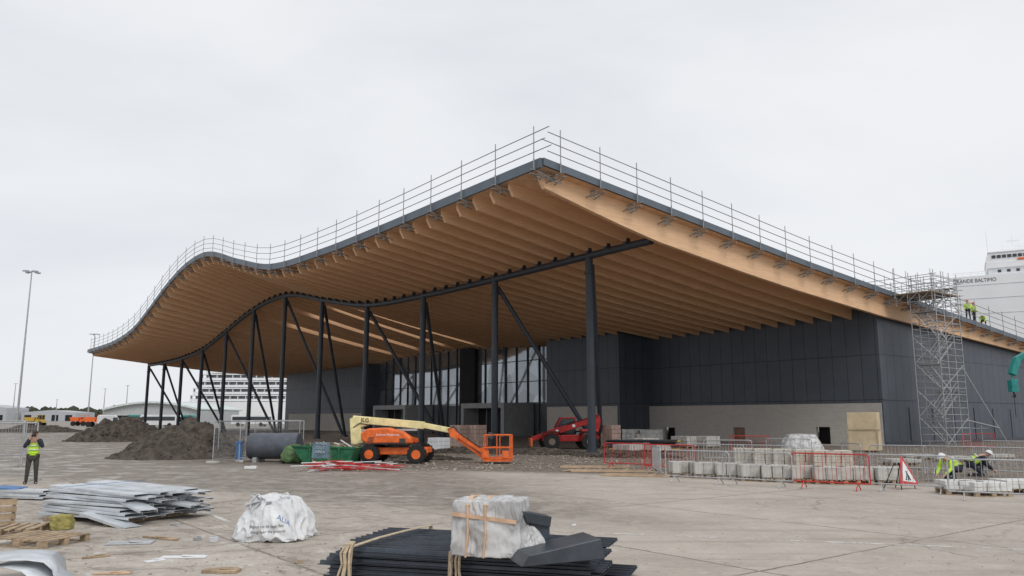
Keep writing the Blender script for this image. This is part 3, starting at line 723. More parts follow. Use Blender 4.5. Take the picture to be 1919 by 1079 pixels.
p=G(1782,903); person('worker in hi-vis jacket and white helmet kneeling beside paving pallets',p,math.radians(-70),'bend',hivis,navy,True,white,grp)
p=G(1838,893); person('worker in hi-vis vest bending over behind the paving pallets',p,math.radians(70),'bend',navy,navy,True,white,grp)
for (b_,ps,lb) in ((40.0,'stand','worker in hi-vis standing on the roof edge'),(41.2,'walk','worker in orange helmet walking on the roof edge'),(43.0,'bend','worker in hi-vis crouching on the roof edge')):
    q=AB(-6.72,b_,ztop(-6.7,b_)+.10); person(lb,q,R.uniform(-.8,.8),ps,hivis,navy,True,orange if ps!='bend' else white,grp)
# ------------------------------------------------------------------ boom lift
def boomlift():
    p=G(742,868); g=emp('boom_lift','orange and cream articulated boom lift parked on the muddy ground','boom lift',p+Vector((0,.6,0)),math.radians(-6))
    dk=M('chassis_grey',(.06,.06,.06),.6)
    mb=MB(); mb.box((0,0,.58),(2.5,1.3,.34)); mb.box((-1.35,0,.62),(.5,1.1,.26)); mb.box((1.35,0,.62),(.5,1.1,.26)); mb.beam((-1.2,-.8,.45),(-1.2,.8,.45),.2,.2); mb.beam((1.2,-.8,.45),(1.2,.8,.45),.2,.2)
    mb.obj('chassis',orange,g,bevel=.03)
    MB().cyl((0,0,.74),(0,0,.92),.55,n=24).obj('slew_ring',dk,g)
    for x in (-1.15,1.15):
        for y in (-.92,.92):
            mb=MB(); mb.cyl((x,y-.17,.44),(x,y+.17,.44),.44,n=24); mb.cyl((x,y-.19,.44),(x,y+.19,.44),.36,n=24)
            for i in range(16):
                t=i*math.pi/8; mb.box((x+.44*math.cos(t),y,.44+.44*math.sin(t)),(.07,.32,.05),(0,-t,0))
            wh=mb.obj('wheel',blackm,g); MB().cyl((x,y-.2,.44),(x,y+.2,.44),.22,n=16).obj('rim',orange,wh)
    mb=MB(); mb.prism([(-1.30,.92),(-1.60,1.1),(-1.65,1.42),(-1.3,1.66),(-.3,1.70),(.40,1.52),(.85,1.24),(.9,.95)],-.98,-.40); mb.obj('engine_hood',orange,g,bevel=.08)
    mb=MB()
    for i in range(5): mb.box((-1.15+i*.02,-.985,1.02+i*.055),(.3,.02,.022))
    mb.box((.45,-.985,1.10),(.3,.02,.18)); mb.box((-.2,-.985,.98),(1.7,.015,.02)); mb.obj('vent_grille',dk,g)
    mb=MB(); mb.prism([(-1.15,.92),(-1.4,1.1),(-1.4,1.35),(-.3,1.45),(.80,1.15),(.85,.95)],.35,.98); mb.obj('hydraulic_hood',orange,g,bevel=.07)
    mb=MB(); mb.box((-.4,0,.97),(2.2,1.9,.16)); mb.obj('turntable',dk,g,bevel=.03)
    text('hire_lettering','Summit Platforms',.16,whitet,g,(-.28,-.985,1.36),(math.pi/2,0,0),.006)
    mb=MB(); mb.prism([(-2.30,.85),(-2.42,2.12),(-2.05,2.26),(-1.35,2.16),(-1.40,1.85),(-1.85,1.70),(-1.62,.95)],-.28,.28); mb.obj('tower_boom',cream,g,bevel=.03)
    mb=MB(); mb.beam((-2.3,0,2.10),(1.3,0,1.80),.30,.36); mb.beam((1.3,0,1.80),(2.65,0,1.55),.22,.26); mb.obj('upper_boom',cream,g,bevel=.02)
    text('maker_lettering','JLG',.28,blackt,g,(-1.62,-.30,2.05),(math.pi/2,.09,0),.006)
    mb=MB(); mb.beam((-1.9,-.2,1.55),(1.0,-.2,1.60),.08,.10); mb.beam((-1.9,.2,1.55),(1.0,.2,1.60),.08,.10); mb.cyl((-1.2,0,1.6),(.2,0,1.78),.06,n=10); mb.obj('lift_cylinder',galv,g)
    mb=MB(); mb.path([(-2.2,-.3,1.7),(-1.9,-.32,1.9),(-.6,-.2,1.72),(.8,-.18,1.62),(2.4,-.16,1.45)],.022,6); mb.obj('control_cable',blackm,g)
    mb=MB(); mb.prism([(2.5,1.68),(2.75,1.65),(3.05,1.3),(3.0,1.1),(2.6,1.28)],-.16,.16)
    mb.beam((2.7,-.12,1.5),(4.2,-.12,.55),.06,.16); mb.beam((2.7,.12,1.5),(4.2,.12,.55),.06,.16); mb.beam((2.9,0,1.2),(4.2,0,.28),.1,.12); mb.box((4.25,0,.45),(.16,.4,.6)); mb.obj('jib_boom',orange,g,bevel=.01)
    mb=MB(); mb.path([(2.5,-.14,1.6),(2.8,-.16,1.75),(3.1,-.16,1.4),(4.1,-.16,.75)],.025,6); mb.obj('hydraulic_hose',blackm,g)
    mb=MB(); x0,x1,y0,y1=4.35,5.6,-.6,.6
    for z in (.25,.75,1.35):
        mb.path([(x0,y0,z),(x1,y0,z),(x1,y1,z),(x0,y1,z),(x0,y0,z)],.024,8)
    for x in (x0,(x0+x1)/2,x1):
        for y in (y0,y1): mb.cyl((x,y,.12),(x,y,1.35),.024,n=8)
    mb.cyl((x0,0,.2),(x0,0,1.35),.03,n=8); mb.cyl((x1,0,.2),(x1,0,1.35),.03,n=8)
    mb.box(((x0+x1)/2,0,.15),(x1-x0,1.2,.08)); mb.box((x0+.1,-.62,.45),(.3,.04,.35)); mb.box((x1-.2,-.62,.45),(.3,.04,.35)); bk=mb.obj('basket',orange,g)
    MB().box((x0+.25,.1,1.32),(.25,.6,.25),(0,.3,0)).obj('control_panel',dk,bk)
boomlift()
# ------------------------------------------------------------------ telehandler
def telehandler(p,rz,mat,label,name='telehandler'):
    g=emp(name,label,'telehandler',p,rz); dk=M('chassis_grey',(.06,.06,.06),.6)
    mb=MB(); mb.box((.1,0,.85),(4.0,1.2,.5)); mb.prism([(.9,.7),(.9,1.55),(2.2,1.5),(2.3,.8)],-1.05,-.3); mb.obj('chassis',mat,g,bevel=.05)
    for x in (-1.45,1.5):
        for y in (-1.0,1.0):
            mb=MB(); mb.cyl((x,y-.22,.6),(x,y+.22,.6),.6,n=24)
            for i in range(18):
                t=i*math.pi/9; mb.box((x+.6*math.cos(t),y,.6+.6*math.sin(t)),(.08,.42,.07),(0,-t,0))
            wh=mb.obj('wheel',blackm,g); MB().cyl((x,y-.235,.6),(x,y+.235,.6),.26,n=16).obj('rim',M('muddy_rim',(.18,.15,.12),.8),wh)
            MB().prism([(x-.75,1.05),(x-.6,1.38),(x+.6,1.38),(x+.75,1.05),(x+.6,1.28),(x-.6,1.28)],y-.25,y+.25).obj('mudguard',blackm,g)
    mb=MB(); mb.prism([(-.75,1.0),(-.85,1.7),(-.45,2.35),(.65,2.35),(.75,1.0)],.2,1.05); cb=mb.obj('cab',darkw,g,bevel=.04)
    mb=MB(); mb.prism([(-.5,2.34),(-.45,2.43),(.7,2.43),(.7,2.34)],.15,1.1)
    for x0,x1 in ((-.85,-.45),(.75,.65)): mb.cyl((x0,.2,1.6),(x1,.2,2.35),.05,n=6); mb.cyl((x0,1.06,1.6),(x1,1.06,2.35),.05,n=6)
    mb.obj('cab_frame',mat,cb)
    mb=MB(); mb.beam((2.5,-.25,2.45),(-2.0,-.25,1.05),.42,.46); mb.beam((-1.9,-.25,1.08),(-2.9,-.25,.78),.32,.34); bm_=mb.obj('telescopic_boom',mat,g,bevel=.03)
    mb=MB(); mb.prism([(1.5,1.2),(1.6,2.1),(2.5,2.4),(2.5,1.9),(2.3,1.2)],-.6,.1); mb.obj('boom_pivot',mat,g,bevel=.03)
    mb=MB(); mb.cyl((.6,-.25,1.1),(-.9,-.25,1.3),.07,n=10); mb.path([(2.4,-.5,2.6),(1.4,-.5,2.35),(-.2,-.5,1.85)],.03,6); mb.obj('hydraulic_hose',blackm,g)
    mb=MB(); mb.box((-2.95,-.25,.55),(.15,1.1,.6)); mb.obj('fork_carriage',orange,g)
    for y in (-.6,.1):
        mb=MB(); mb.box((-3.05,y,.45),(.06,.12,.7)); mb.box((-3.6,y,.12),(1.1,.12,.05)); mb.obj('fork',dk,g)
    for k in range(3): mb=MB(); mb.cyl((1.7-k*1.3,-.47,2.2-k*.405),(1.7-k*1.3,-.49,2.2-k*.405),.12,n=14); mb.obj('round_sticker',white,bm_)
    text('side_lettering','MANITOU',.2,whitet,g,(1.55,-1.06,1.2),(math.pi/2,0,0),.006)
    g.scale=(.9,.9,.9)
    return g
telehandler(G(1068,844)+Vector((0,2.2,0)),math.radians(8),darkred,'red telehandler with lowered boom parked beside the canopy column')
def crane():
    p=G(2132,846)+Vector((0,2,0)); g=emp('mobile_crane','teal mobile crane with raised boom and hanging hook','crane',p,math.radians(10))
    mb=MB(); mb.box((0,0,.9),(6,2.3,.7)); mb.prism([(-1.6,1.25),(-1.8,2.4),(-1.2,2.9),(1.8,2.9),(2.2,1.25)],-1.1,1.1); mb.obj('body',teal,g,bevel=.06)
    for x in (-2,2):
        for y in (-1.1,1.1): MB().cyl((x,y-.2,.6),(x,y+.2,.6),.6,n=20).obj('wheel',blackm,g)
    mb=MB(); mb.beam((1.8,0,2.9),(-4.3,0,7.4),.45,.45); mb.obj('boom',teal,g,bevel=.03)
    mb=MB(); mb.beam((-4.1,0,7.4),(-6.9,0,6.0),.30,.34); mb.beam((-6.8,0,6.1),(-7.3,0,5.0),.42,.4); mb.obj('folding_jib',teal,g,bevel=.03)
    mb=MB(); mb.cyl((.5,0,2.6),(-1.6,0,5.0),.12,n=10); mb.obj('lift_cylinder',galv,g)
    mb=MB(); mb.cyl((-7.3,0,5.1),(-7.3,0,4.5),.05,n=6); mb.box((-7.3,0,4.25),(.5,.4,.8)); mb.box((-7.1,0,4.6),(.25,.2,.2)); mb.obj('hook_block',teal,g,bevel=.04)
    mb=MB(); mb.path([(-7.3,0,4.0),(-7.3,0,3.75),(-7.18,0,3.62),(-7.25,0,3.5),(-7.4,0,3.6)],.045,8); mb.cyl((-7.3,0,3.8),(-7.3,0,2.2),.02,n=6); mb.obj('hook',blackm,g)
crane()
# ------------------------------------------------------------------ barriers and fences
def barrier(mat,label,group):
    g=emp('crowd_barrier',label,'barrier',(0,0,0),0,group)
    L=2.3
    mb=MB(); r=.021; c=.12
    pts=[(-L/2+c,0,1.08),(L/2-c,0,1.08),(L/2-.03,0,1.05),(L/2,0,1.08-c),(L/2,0,.22),(-L/2,0,.22),(-L/2,0,1.08-c),(-L/2+.03,0,1.05),(-L/2+c,0,1.08)]
    mb.path(pts,r,8); mb.obj('frame',mat,g)
    mb=MB()
    for i in range(1,17): x=-L/2+L*i/17; mb.cyl((x,0,.22),(x,0,1.08),.0072,n=5)
    mb.obj('infill_bars',mat,g)
    for x in (-L/2+.35,L/2-.35):
        mb=MB(); mb.path([(x,-.3,.015),(x,-.26,.06),(x,0,.22),(x,.26,.06),(x,.3,.015)],.018,6); mb.obj('foot',mat,g)
    return g
gb='crowd barriers around the paving work'
bR=barrier(redp,'red steel crowd barrier standing around the paving work',gb); bS=barrier(galv,'galvanised steel crowd barrier standing around the paving work',gb)
def put(src,p0,p1,first=[set()]):
    a=G(*p0);c=G(*p1); m_=(a+c)/2; rz=math.atan2(c.y-a.y,c.x-a.x)+R.uniform(-.05,.05)
    if id(src) not in first[0]: first[0].add(id(src)); src.location=m_; src.rotation_euler=(0,0,rz); return
    copy_thing(src,m_,rz)
put(bR,(1140,877),(1214,880)); put(bR,(1216,882),(1296,886)); put(bR,(1484,914),(1634,921)); put(bR,(1372,850),(1440,851)); put(bR,(1810,842),(1862,842))
for p0,p1 in (((1250,903),(1366,909)),((1362,908),(1480,915)),((1634,919),(1787,927)),((1790,936),(1960,944)),((1300,880),(1395,884)),((1640,885),(1745,888)),((1744,888),(1850,892)),((1216,880),(1250,903)),((1440,860),(1520,862)),((1850,868),(1940,872)),((1560,872),(1640,885)),((1395,884),(1480,887)),((1840,892),(1945,897)),((1330,866),(1400,867))): put(bS,p0,p1)
def fence_panel():
    g=emp('mesh_fence_panel','galvanised mesh site fence panel on block feet','fence',(0,0,0),0,'temporary mesh fence panels')
    L,Hh=3.4,2.0
    MB().path([(-L/2,0,.05),(-L/2,0,Hh),(L/2,0,Hh),(L/2,0,.05)],.026,8).cyl((-L/2,0,.2),(L/2,0,.2),.022).obj('frame',galv,g)
    mb=MB()
    for i in range(1,28): x=-L/2+L*i/28; mb.cyl((x,0,.2),(x,0,Hh),.0045,n=4)
    for i in range(1,9): mb.cyl((-L/2,0,.2+i*.2),(L/2,0,.2+i*.2),.0035,n=4)
    mb.obj('wire_mesh',galv,g)
    for x in (-L/2,L/2): MB().box((x,0,.06),(.22,.6,.12)).obj('foot_block',conc,g,bevel=.02)
    return g
fp=fence_panel()
def putf(p0,p1,first=[True]):
    a=G(*p0);c=G(*p1); m_=(a+c)/2; rz=math.atan2(c.y-a.y,c.x-a.x)
    if first[0]: first[0]=False; fp.location=m_; fp.rotation_euler=(0,0,rz)
    else: copy_thing(fp,m_,rz)
putf((403,868),(455,862)); putf((455,866),(560,862)); putf((470,850),(565,846)); putf((405,864),(412,848)); putf((-70,898),(40,900)); putf((40,890),(36,868)); putf((-60,860),(30,860))
# ------------------------------------------------------------------ stacks
def pallet_geo(mb,w=1.2,d=1.0,z=0,mi=0):
    for y in (-d/2+.05,0,d/2-.05): mb.box((0,y,z+.012),(w,.1,.022),mi=mi)
    for x in (-w/2+.07,0,w/2-.07):
        for y in (-d/2+.05,0,d/2-.05): mb.box((x,y,z+.07),(.13,.1,.09),mi=mi)
    for i in range(7): mb.box((-w/2+.05+(w-.1)*i/6,0,z+.128),(.1,d,.022),mi=mi)
def block_stack(p,rz,nx,ny,nz,bs,mat,label,name='block_stack',cat='block stack',wrap=None,group='pallets of concrete blocks and paving',pal=True):
    g=emp(name,label,cat,p,rz,group)
    w_=nx*bs[0]; d=ny*bs[1]
    if pal: mb=MB(); pallet_geo(mb,max(w_,.6),max(d,.5)); mb.obj('pallet',wood,g)
    z0=.145 if pal else .0
    mb=MB()
    for k in range(nz):
        for i in range(nx):
            for j in range(ny):
                if k==nz-1 and R.random()<.08: continue
                mb.box(((i+.5)*bs[0]-w_/2+R.uniform(-.012,.012),(j+.5)*bs[1]-d/2+R.uniform(-.012,.012),z0+(k+.5)*bs[2]),(bs[0]*.94,bs[1]*.94,bs[2]*.96),(0,0,R.uniform(-.04,.04)))
    mb.obj('blocks',mat,g,bevel=.008)
    return g
for u,v in ((1282,890),(1325,892),(1368,894),(1412,897),(1455,899),(1510,901),(1555,903),(1600,903),(1665,904)):
    block_stack(G(u,v+3),R.uniform(-.15,.15)-.15,3,3,1,(.34,.3,.42),conc,'single course of grey concrete blocks on a timber pallet')
for u,v in ((1395,877),(1432,879),(1468,880),(1508,882),(1545,884),(1575,884)):
    block_stack(G(u,v),R.uniform(-.1,.1)-.15,2,3,3,(.44,.3,.24),M('pale_block',(.54,.50,.43),.9,0,.18,4,.4),'stack of pale concrete blocks on a pallet')
for u,v in ((1800,922),(1845,925),(1905,920)):
    block_stack(G(u,v+3),R.uniform(-.2,.2),3,3,2,(.36,.3,.12),M('pale_paving',(.62,.62,.60),.85),'pallet of pale paving slabs on the concrete','paving_pallet','pallet')
for u,v in ((1720,862),(1785,866),(1868,862),(1690,872)):
    block_stack(G(u,v),R.uniform(-.2,.2),4,3,1,(.36,.3,.16),conc,'low stack of paving slabs on bare ground','paving_pallet','pallet')
for u,v,s_ in ((1190,822,3),(1218,823,3),(1286,830,2),(1322,830,2),(1180,838,1),(1230,838,1),(1205,836,2)):
    block_stack(G(u,v+9),-.9,3,4,s_,(.5,.4,.35),M('pale_paving',(.62,.62,.60),.85) if s_==3 else conc,'stacked pallets of pale building boards below the brick wall','board_pallet','pallet',group='pallets of building boards near the facade')
for u,v in ((862,838),(893,838),(1145,838)):
    block_stack(G(u,v+2),-.8,3,3,5,(.35,.35,.3),cardb,'pallet of pinkish bricks near the entrance','brick_pallet','pallet',None,'pallets of building boards near the facade')
block_stack(G(822,846),-.8,3,3,3,(.35,.35,.25),white,'white wrapped pallet behind the boom lift','brick_pallet','pallet',None,'pallets of building boards near the facade')
mb=MB()
for i in range(22):
    y=R.uniform(-.5,.5); z=R.uniform(.1,.75); mb.cyl((-2.2+R.uniform(-.2,.2),y,z),(2.2+R.uniform(-.2,.2),y,z+R.uniform(-.04,.04)),.05,n=8,mi=R.choice((0,1,1)))
mb.top('tube_bundle','bundle of dark and yellow tubes lying near the facade','tube bundle',[yellow,steel],G(1205,846),-.3)
p=G(1632,847); g=emp('board_crate','tall stacked beige boarded crate standing below the brick wall','crate',p+Vector((0,.8,0)),-.55)
mb=MB(); mb.box((0,0,.72),(1.9,1.4,1.28)); mb.box((.02,-.01,1.96),(1.82,1.35,1.08)); mb.obj('crate_body',beige,g,bevel=.03); mb=MB()
for x in (-.88,.88): mb.box((x,-.72,.72),(.09,.04,1.26))
mb.box((0,0,1.39),(1.96,1.46,.06)); mb.obj('batten',M('beige_batten',(.46,.37,.24),.8),g); mb=MB(); pallet_geo(mb,1.9,1.3,-.08); mb.obj('pallet',wood,g)
def lump(name,label,cat,mat,size,loc,rz=0,n=18,pw=.35,amp=.08,sc=2.5,seed=0,taper=0,parent=None,flat=False,grp=None,skirt=0,octv=2,fold=.6):
    bm=bmesh.new(); bmesh.ops.create_cube(bm,size=2); bmesh.ops.subdivide_edges(bm,edges=bm.edges,cuts=n,use_grid_fill=True)
    for v_ in bm.verts:
        p_=v_.co.copy(); sph=p_.normalized(); q=p_.lerp(sph*1.18,pw)
        nz=noise.fractal(q*sc*.6+Vector((seed,seed*2,0)),1.2,2.1,octv)
        rd=1-abs(noise.noise(Vector((q.x*sc*1.1,q.y*sc*1.1,q.z*sc*.45))+Vector((seed*3,seed,7))))*2.2
        q=q+sph*(nz*amp+max(0,rd)**3*amp*fold)
        k=1-taper*(q.z+1)/2+ (skirt*(1-min(1,(q.z+1)*2)) if skirt else 0)
        q.x*=k;q.y*=k
        q.z=max(q.z,-1)
        v_.co=Vector((q.x*size[0]/2,q.y*size[1]/2,(q.z+1)*size[2]/2))
    me=bpy.data.meshes.new(name); bm.to_mesh(me); bm.free(); me.materials.append(mat)
    for f in me.polygons: f.use_smooth=not flat
    o=bpy.data.objects.new(name,me); COL.objects.link(o); o.location=loc; o.rotation_euler=(0,0,rz)
    if parent: o.parent=parent
    else:
        o['label']=label; o['category']=cat
        if grp: o['group']=grp
    return o
lump('covered_stack','translucent plastic sheet draped over a rounded stack of materials','covered stack',film,(3.0,1.6,1.1),G(1507,846)+Vector((0,.6,0)),0,seed=4,taper=.4)
p=G(500,868); g=emp('pipe_drum','dark grey cylindrical water bowser lying behind the mesh fence','tank',p+Vector((0,1.2,0)),-.08)
mb=MB(); mb.cyl((-1.22,0,.78),(1.22,0,.78),.64,n=32); mb.cyl((-1.27,0,.78),(-1.22,0,.78),.58,.64,32); mb.cyl((1.22,0,.78),(1.27,0,.78),.64,.58,32); mb.obj('tank_shell',M('slate_tank',(.09,.10,.12),.45,.1,.2),g)
mb=MB()
for x in (-.8,.8): mb.box((x,0,.12),(.2,1.1,.24))
mb.obj('cradle',galv,g)
p=G(447,866); mb=MB(); mb.cyl((0,0,0),(0,0,.95),.16,.15,16); mb.box((0,0,.97),(.3,.34,.1)); mb.top('plastic_bollard','blue and white plastic post standing at the fence end','post',[bluep],p)
def skip():
    p=G(610,871); g=emp('waste_skip','green steel skip full of timber and packaging waste','skip',p+Vector((0,1,0)),-.1)
    mb=MB()
    o_=[(-1.6,.85),(1.5,.78),(1.2,.1),(-1.05,.1)]
    for y0,y1 in ((-.9,-.84),(.84,.9)): mb.prism(o_,y0,y1)
    mb.box((.1,0,.12),(2.3,1.7,.06)); mb.beam((-1.57,0,.82),(-1.05,0,.12),1.7,.05); mb.beam((1.47,0,.78),(1.2,0,.12),1.7,.05)
    for y in (-.92,.92): mb.beam((-1.6,y,.85),(1.5,y,.78),.08,.08)
    for x in (-.7,0,.7): mb.box((x,-.93,.45),(.08,.06,.64))
    mb.obj('skip_body',green,g)
    mb=MB()
    for i in range(46):
        a_=Vector((R.uniform(-1.25,1.25),R.uniform(-.6,.6),R.uniform(.62,.92))); d=Vector((R.uniform(-1,1),R.uniform(-.5,.5),R.uniform(-.2,.45)))*.55
        mb.beam(a_-d,a_+d,R.uniform(.03,.15),R.uniform(.02,.05),mi=R.choice((0,0,1,2)))
    mb.obj('waste',[wood,white,galv],g)
skip()
lump('rubbish_bag','green plastic waste sheet slumped against the skip','rubbish',M('green_tarp',(.09,.16,.06),.6,0,.3),(1.2,.8,.8),G(552,868),.3,seed=8,pw=.8,amp=.3,taper=.3)
p=G(600,876); g=emp('sign_board','blue handwritten sign board propped in front of the skip','sign',p,-.05)
MB().box((0,0,.75),(.78,.03,.70),(-.12,0,0)).obj('board',M('blue_board',(.11,.17,.21),.7,0,.35),g); text('sign_lettering','WASH\nOUT\nAREA',.18,M('chalk_lettering',(.40,.48,.5),.8),g,(0,-.05,.86),(math.pi/2-.12,.06,0),.004)
for x in (-.35,.35): mb=MB(); mb.beam((x,.05,1.0),(x,.4,0),.04,.04); mb.beam((x,.02,.4),(x,.02,0),.04,.04); mb.obj('leg',wood,g)
p=G(650,884); g=emp('barrier_pile','pile of flattened red and white barriers lying on concrete','barrier pile',p+Vector((0,.8,0)),0)
for mt,nn,nm in ((redp,34,'red_rail'),(white,20,'white_rail')):
    mb=MB()
    for i in range(nn):
        a_=Vector((R.uniform(-1.6,1.6),R.uniform(-.7,.7),R.uniform(.04,.36))); t=R.uniform(-.3,.3)+(R.random()<.25)*1.2; d=Vector((math.cos(t),math.sin(t),R.uniform(-.08,.08)))*R.uniform(.5,1.1)
        mb.cyl(a_-d,a_+d,.022,n=6)
    mb.obj(nm,mt,g)
p=G(1712,918); g=emp('warning_sign','red and white triangular roadworks sign leaning against the barrier','warning sign',p+Vector((0,.1,0)),.6)
def tri(s_,y,mat,nm,par,dz=0):
    h=s_*.866; mb=MB(); mb.prism([(-s_/2,.15+dz),(s_/2,.15+dz),(0,.15+dz+h)],y,y+.012); o=mb.obj(nm,mat,par); o.rotation_euler=(-.32,.12,0); return o
tri(1.1,0,redp,'red_triangle',g); tri(.76,-.006,white,'white_triangle',g,.095)
mb=MB(); mb.sph((-.02,-.014,.55),(.035,.008,.035),8); mb.beam((-.03,-.016,.50),(.04,-.016,.39),.01,.07); mb.beam((.02,-.016,.41),(-.03,-.016,.29),.01,.04); mb.beam((.04,-.016,.40),(.09,-.016,.29),.01,.04); mb.beam((0,-.016,.47),(-.12,-.016,.36),.01,.03); mb.prism([(-.2,.29),(-.1,.29),(-.14,.35)],-.018,-.012); o=mb.obj('digging_symbol',blackt,g); o.rotation_euler=(-.32,.12,0)
mb=MB(); mb.cyl((-.35,.3,.8),(-.45,.65,0),.015); mb.cyl((.35,.15,.3),(.38,.1,0),.015); mb.cyl((-.35,.15,.3),(-.38,.1,0),.015); mb.cyl((0,.3,.8),(.3,.7,0),.015); mb.obj('stand',blackm,g)
for (u,v,l,rz) in ((1140,885,3.4,-.1),(1190,893,2.6,-.25),(1120,877,3,-.05)):
    mb=MB()
    for i in range(3): mb.box((R.uniform(-.2,.2),i*.22,.03+.04*(i%2)),(l,.2,.04),(0,0,R.uniform(-.05,.05)))
    mb.top('timber_board','loose pale timber boards lying on the ground near barriers','boards',M('pale_board',(.45,.33,.22),.8),G(u,v),rz,'loose boards')
# ------------------------------------------------------------------ FOREGROUND: cladding stack
def channel(mb,L,w_,h,c,rz,pitch=0,mi=0,t=.012):
    e=Euler((0,pitch,rz)).to_matrix(); c=Vector(c)
    for (yy,zz,dy,dz) in ((0,h/2,w_,t),(-w_/2,0,t,h),(w_/2,0,t,h)):
        ctr=c+e@Vector((0,yy,zz)); vs=[]
        for z in (-.5,.5):
            for x,y in ((-.5,-.5),(.5,-.5),(.5,.5),(-.5,.5)): vs.append(ctr+e@Vector((x*L,y*dy,z*dz)))
        mb.add(vs,[(3,2,1,0),(4,5,6,7),(0,1,5,4),(1,2,6,5),(2,3,7,6),(3,0,4,7)],mi)
def ribsheet(L,W,nr,rh,t,c,rz,pitch_=0.0):
    e=Euler((0,pitch_,rz)).to_matrix(); c=Vector(c); prof=[]
    pitch=W/nr
    for i in range(nr):
        y=-W/2+i*pitch
        prof+=[(y,0),(y+pitch*.45,0),(y+pitch*.5,rh),(y+pitch*.68,rh),(y+pitch*.73,0)]
    prof.append((W/2,0))
    n=len(prof); vs=[]
    for x in (-L/2,L/2):
        for y,z in prof: vs.append(c+e@Vector((x,y,z+t)))
        for y,z in prof: vs.append(c+e@Vector((x,y,z)))
    o=2*n; fs=[]
    for i in range(n-1):
        fs+=[(i,i+1,o+i+1,o+i),(n+i+1,n+i,o+n+i,o+n+i+1),(i,n+i,n+i+1,i+1),(o+i,o+i+1,o+n+i+1,o+n+i)]
    fs+=[(0,o,o+n,n),(n-1,2*n-1,o+2*n-1,o+n-1)]
    return MB().add(vs,fs)
SZ=math.radians(-17)
pc=G(880,1086); g=emp('cladding_stack','stack of long charcoal ribbed cladding sheets strapped with tan webbing','cladding stack',pc,SZ)
lays=10
for k in range(lays):
    for j in range(3):
        L=R.uniform(3.3,3.8); xo=-.030*(lays-k)*.5+R.uniform(-.10,.10)+(.24,.08,0)[j]
        if k<4: xo+=.12*(4-k)*(1 if R.random()<.6 else -.4)
        ribsheet(L,.66,4,.038,.006,(xo,-.68+j*.68+R.uniform(-.03,.03)+k*.006,.05+k*.045),R.uniform(-.025,.025),R.uniform(-.004,.004)).obj('cladding_sheet',clad,g)
mb=MB()
for x in (-1.3,1.2): mb.box((x,0,.02),(.1,2.1,.04))
mb.obj('bearer',wood,g)
zt=.05+lays*.045+.03
for x0 in (-1.15,.25):
    pts=[]
    for (y,z) in ((-1.05,.02),(-1.06,.3),(-1.04,zt),(-.4,zt+.03),(.3,zt+.035),(1.05,zt+.02),(1.09,.3)): pts.append((x0+.12*y+R.uniform(-.01,.01),y,z))
    mb=MB()
    for a_,c_ in zip(pts[:-1],pts[1:]):
        a_=Vector(a_);c_=Vector(c_); d=(c_-a_).normalized(); sd_=Vector((1,0,0)); nn=d.cross(sd_).normalized()*.006
        mb.add([a_-sd_*.03-nn,a_+sd_*.03-nn,c_+sd_*.03-nn,c_-sd_*.03-nn,a_-sd_*.03+nn,a_+sd_*.03+nn,c_+sd_*.03+nn,c_-sd_*.03+nn],[(0,1,2,3),(7,6,5,4),(0,4,5,1),(1,5,6,2),(2,6,7,3),(3,7,4,0)])
    mb.obj('webbing_strap',strapt,g)
def bundle_strap(x,y):
    mb=MB()
    for i in range(5):
        w0=R.uniform(-.06,.06); mb.path([(x+w0*.6,y+.1,zt+.05),(x+w0,y,zt+.02),(x+w0*1.5-.02,y-.05,zt-.08),(x+w0*1.2,y-.07,.32),(x+w0*2,y-.09,.18),(x+w0*2.5,y-.1,.06)],.016,6)
    mb.obj('hanging_strap',strapt,g)
bundle_strap(.22,-1.06); bundle_strap(-1.28,-1.06)
q=G(922,1040,zt); gp=emp('wrapped_parcel','parcel wrapped in clear plastic with brown tape on cladding stack','parcel',(q.x,q.y+.1,zt+.01),math.radians(-12))
lump('plastic_wrap','','',film,(.90,.72,.66),(0,0,0),0,n=44,pw=.14,amp=.065,sc=2.6,seed=11,parent=gp,taper=.08,octv=2,fold=.8)
lump('plastic_flap','','',film,(.62,.6,.36),(.44,-.05,0),.3,n=30,pw=.4,amp=.13,sc=2.6,seed=15,parent=gp,taper=.7,octv=2)
for x in (-.24,-.02):
    pts=[Vector(p_) for p_ in ((x,-.365,.0),(x+.03,-.375,.27),(x+.02,-.355,.60),(x+.01,-.1,.69),(x,.3,.66))]
    mb=MB()
    for a_,c_ in zip(pts[:-1],pts[1:]): mb.beam(a_,c_,.045,.02)
    mb.obj('brown_tape',tape,gp)
mb=MB(); mb.beam((-.43,-.36,.50),(.38,-.36,.42),.02,.045); mb.obj('brown_tape',tape,gp)
q=G(1022,1050,zt); gq=emp('cladding_offcut','folded charcoal metal cladding box offcut lying on the stack','cladding offcut',(q.x+.16,q.y+.02,zt),math.radians(16))
mb=MB(); mb.prism([(-.55,0),(-.46,.12),(.42,.27),(.46,.04)],-.30,.28); mb.obj('box_profile',clad,gq,bevel=.008)
mb=MB(); mb.prism([(-.30,.40),(-.36,.54),(.02,.46),(.0,.34)],.30,.55); mb.box((-.12,.42,.19),(.25,.16,.38)); mb.obj('bent_end',clad,gq,bevel=.006)
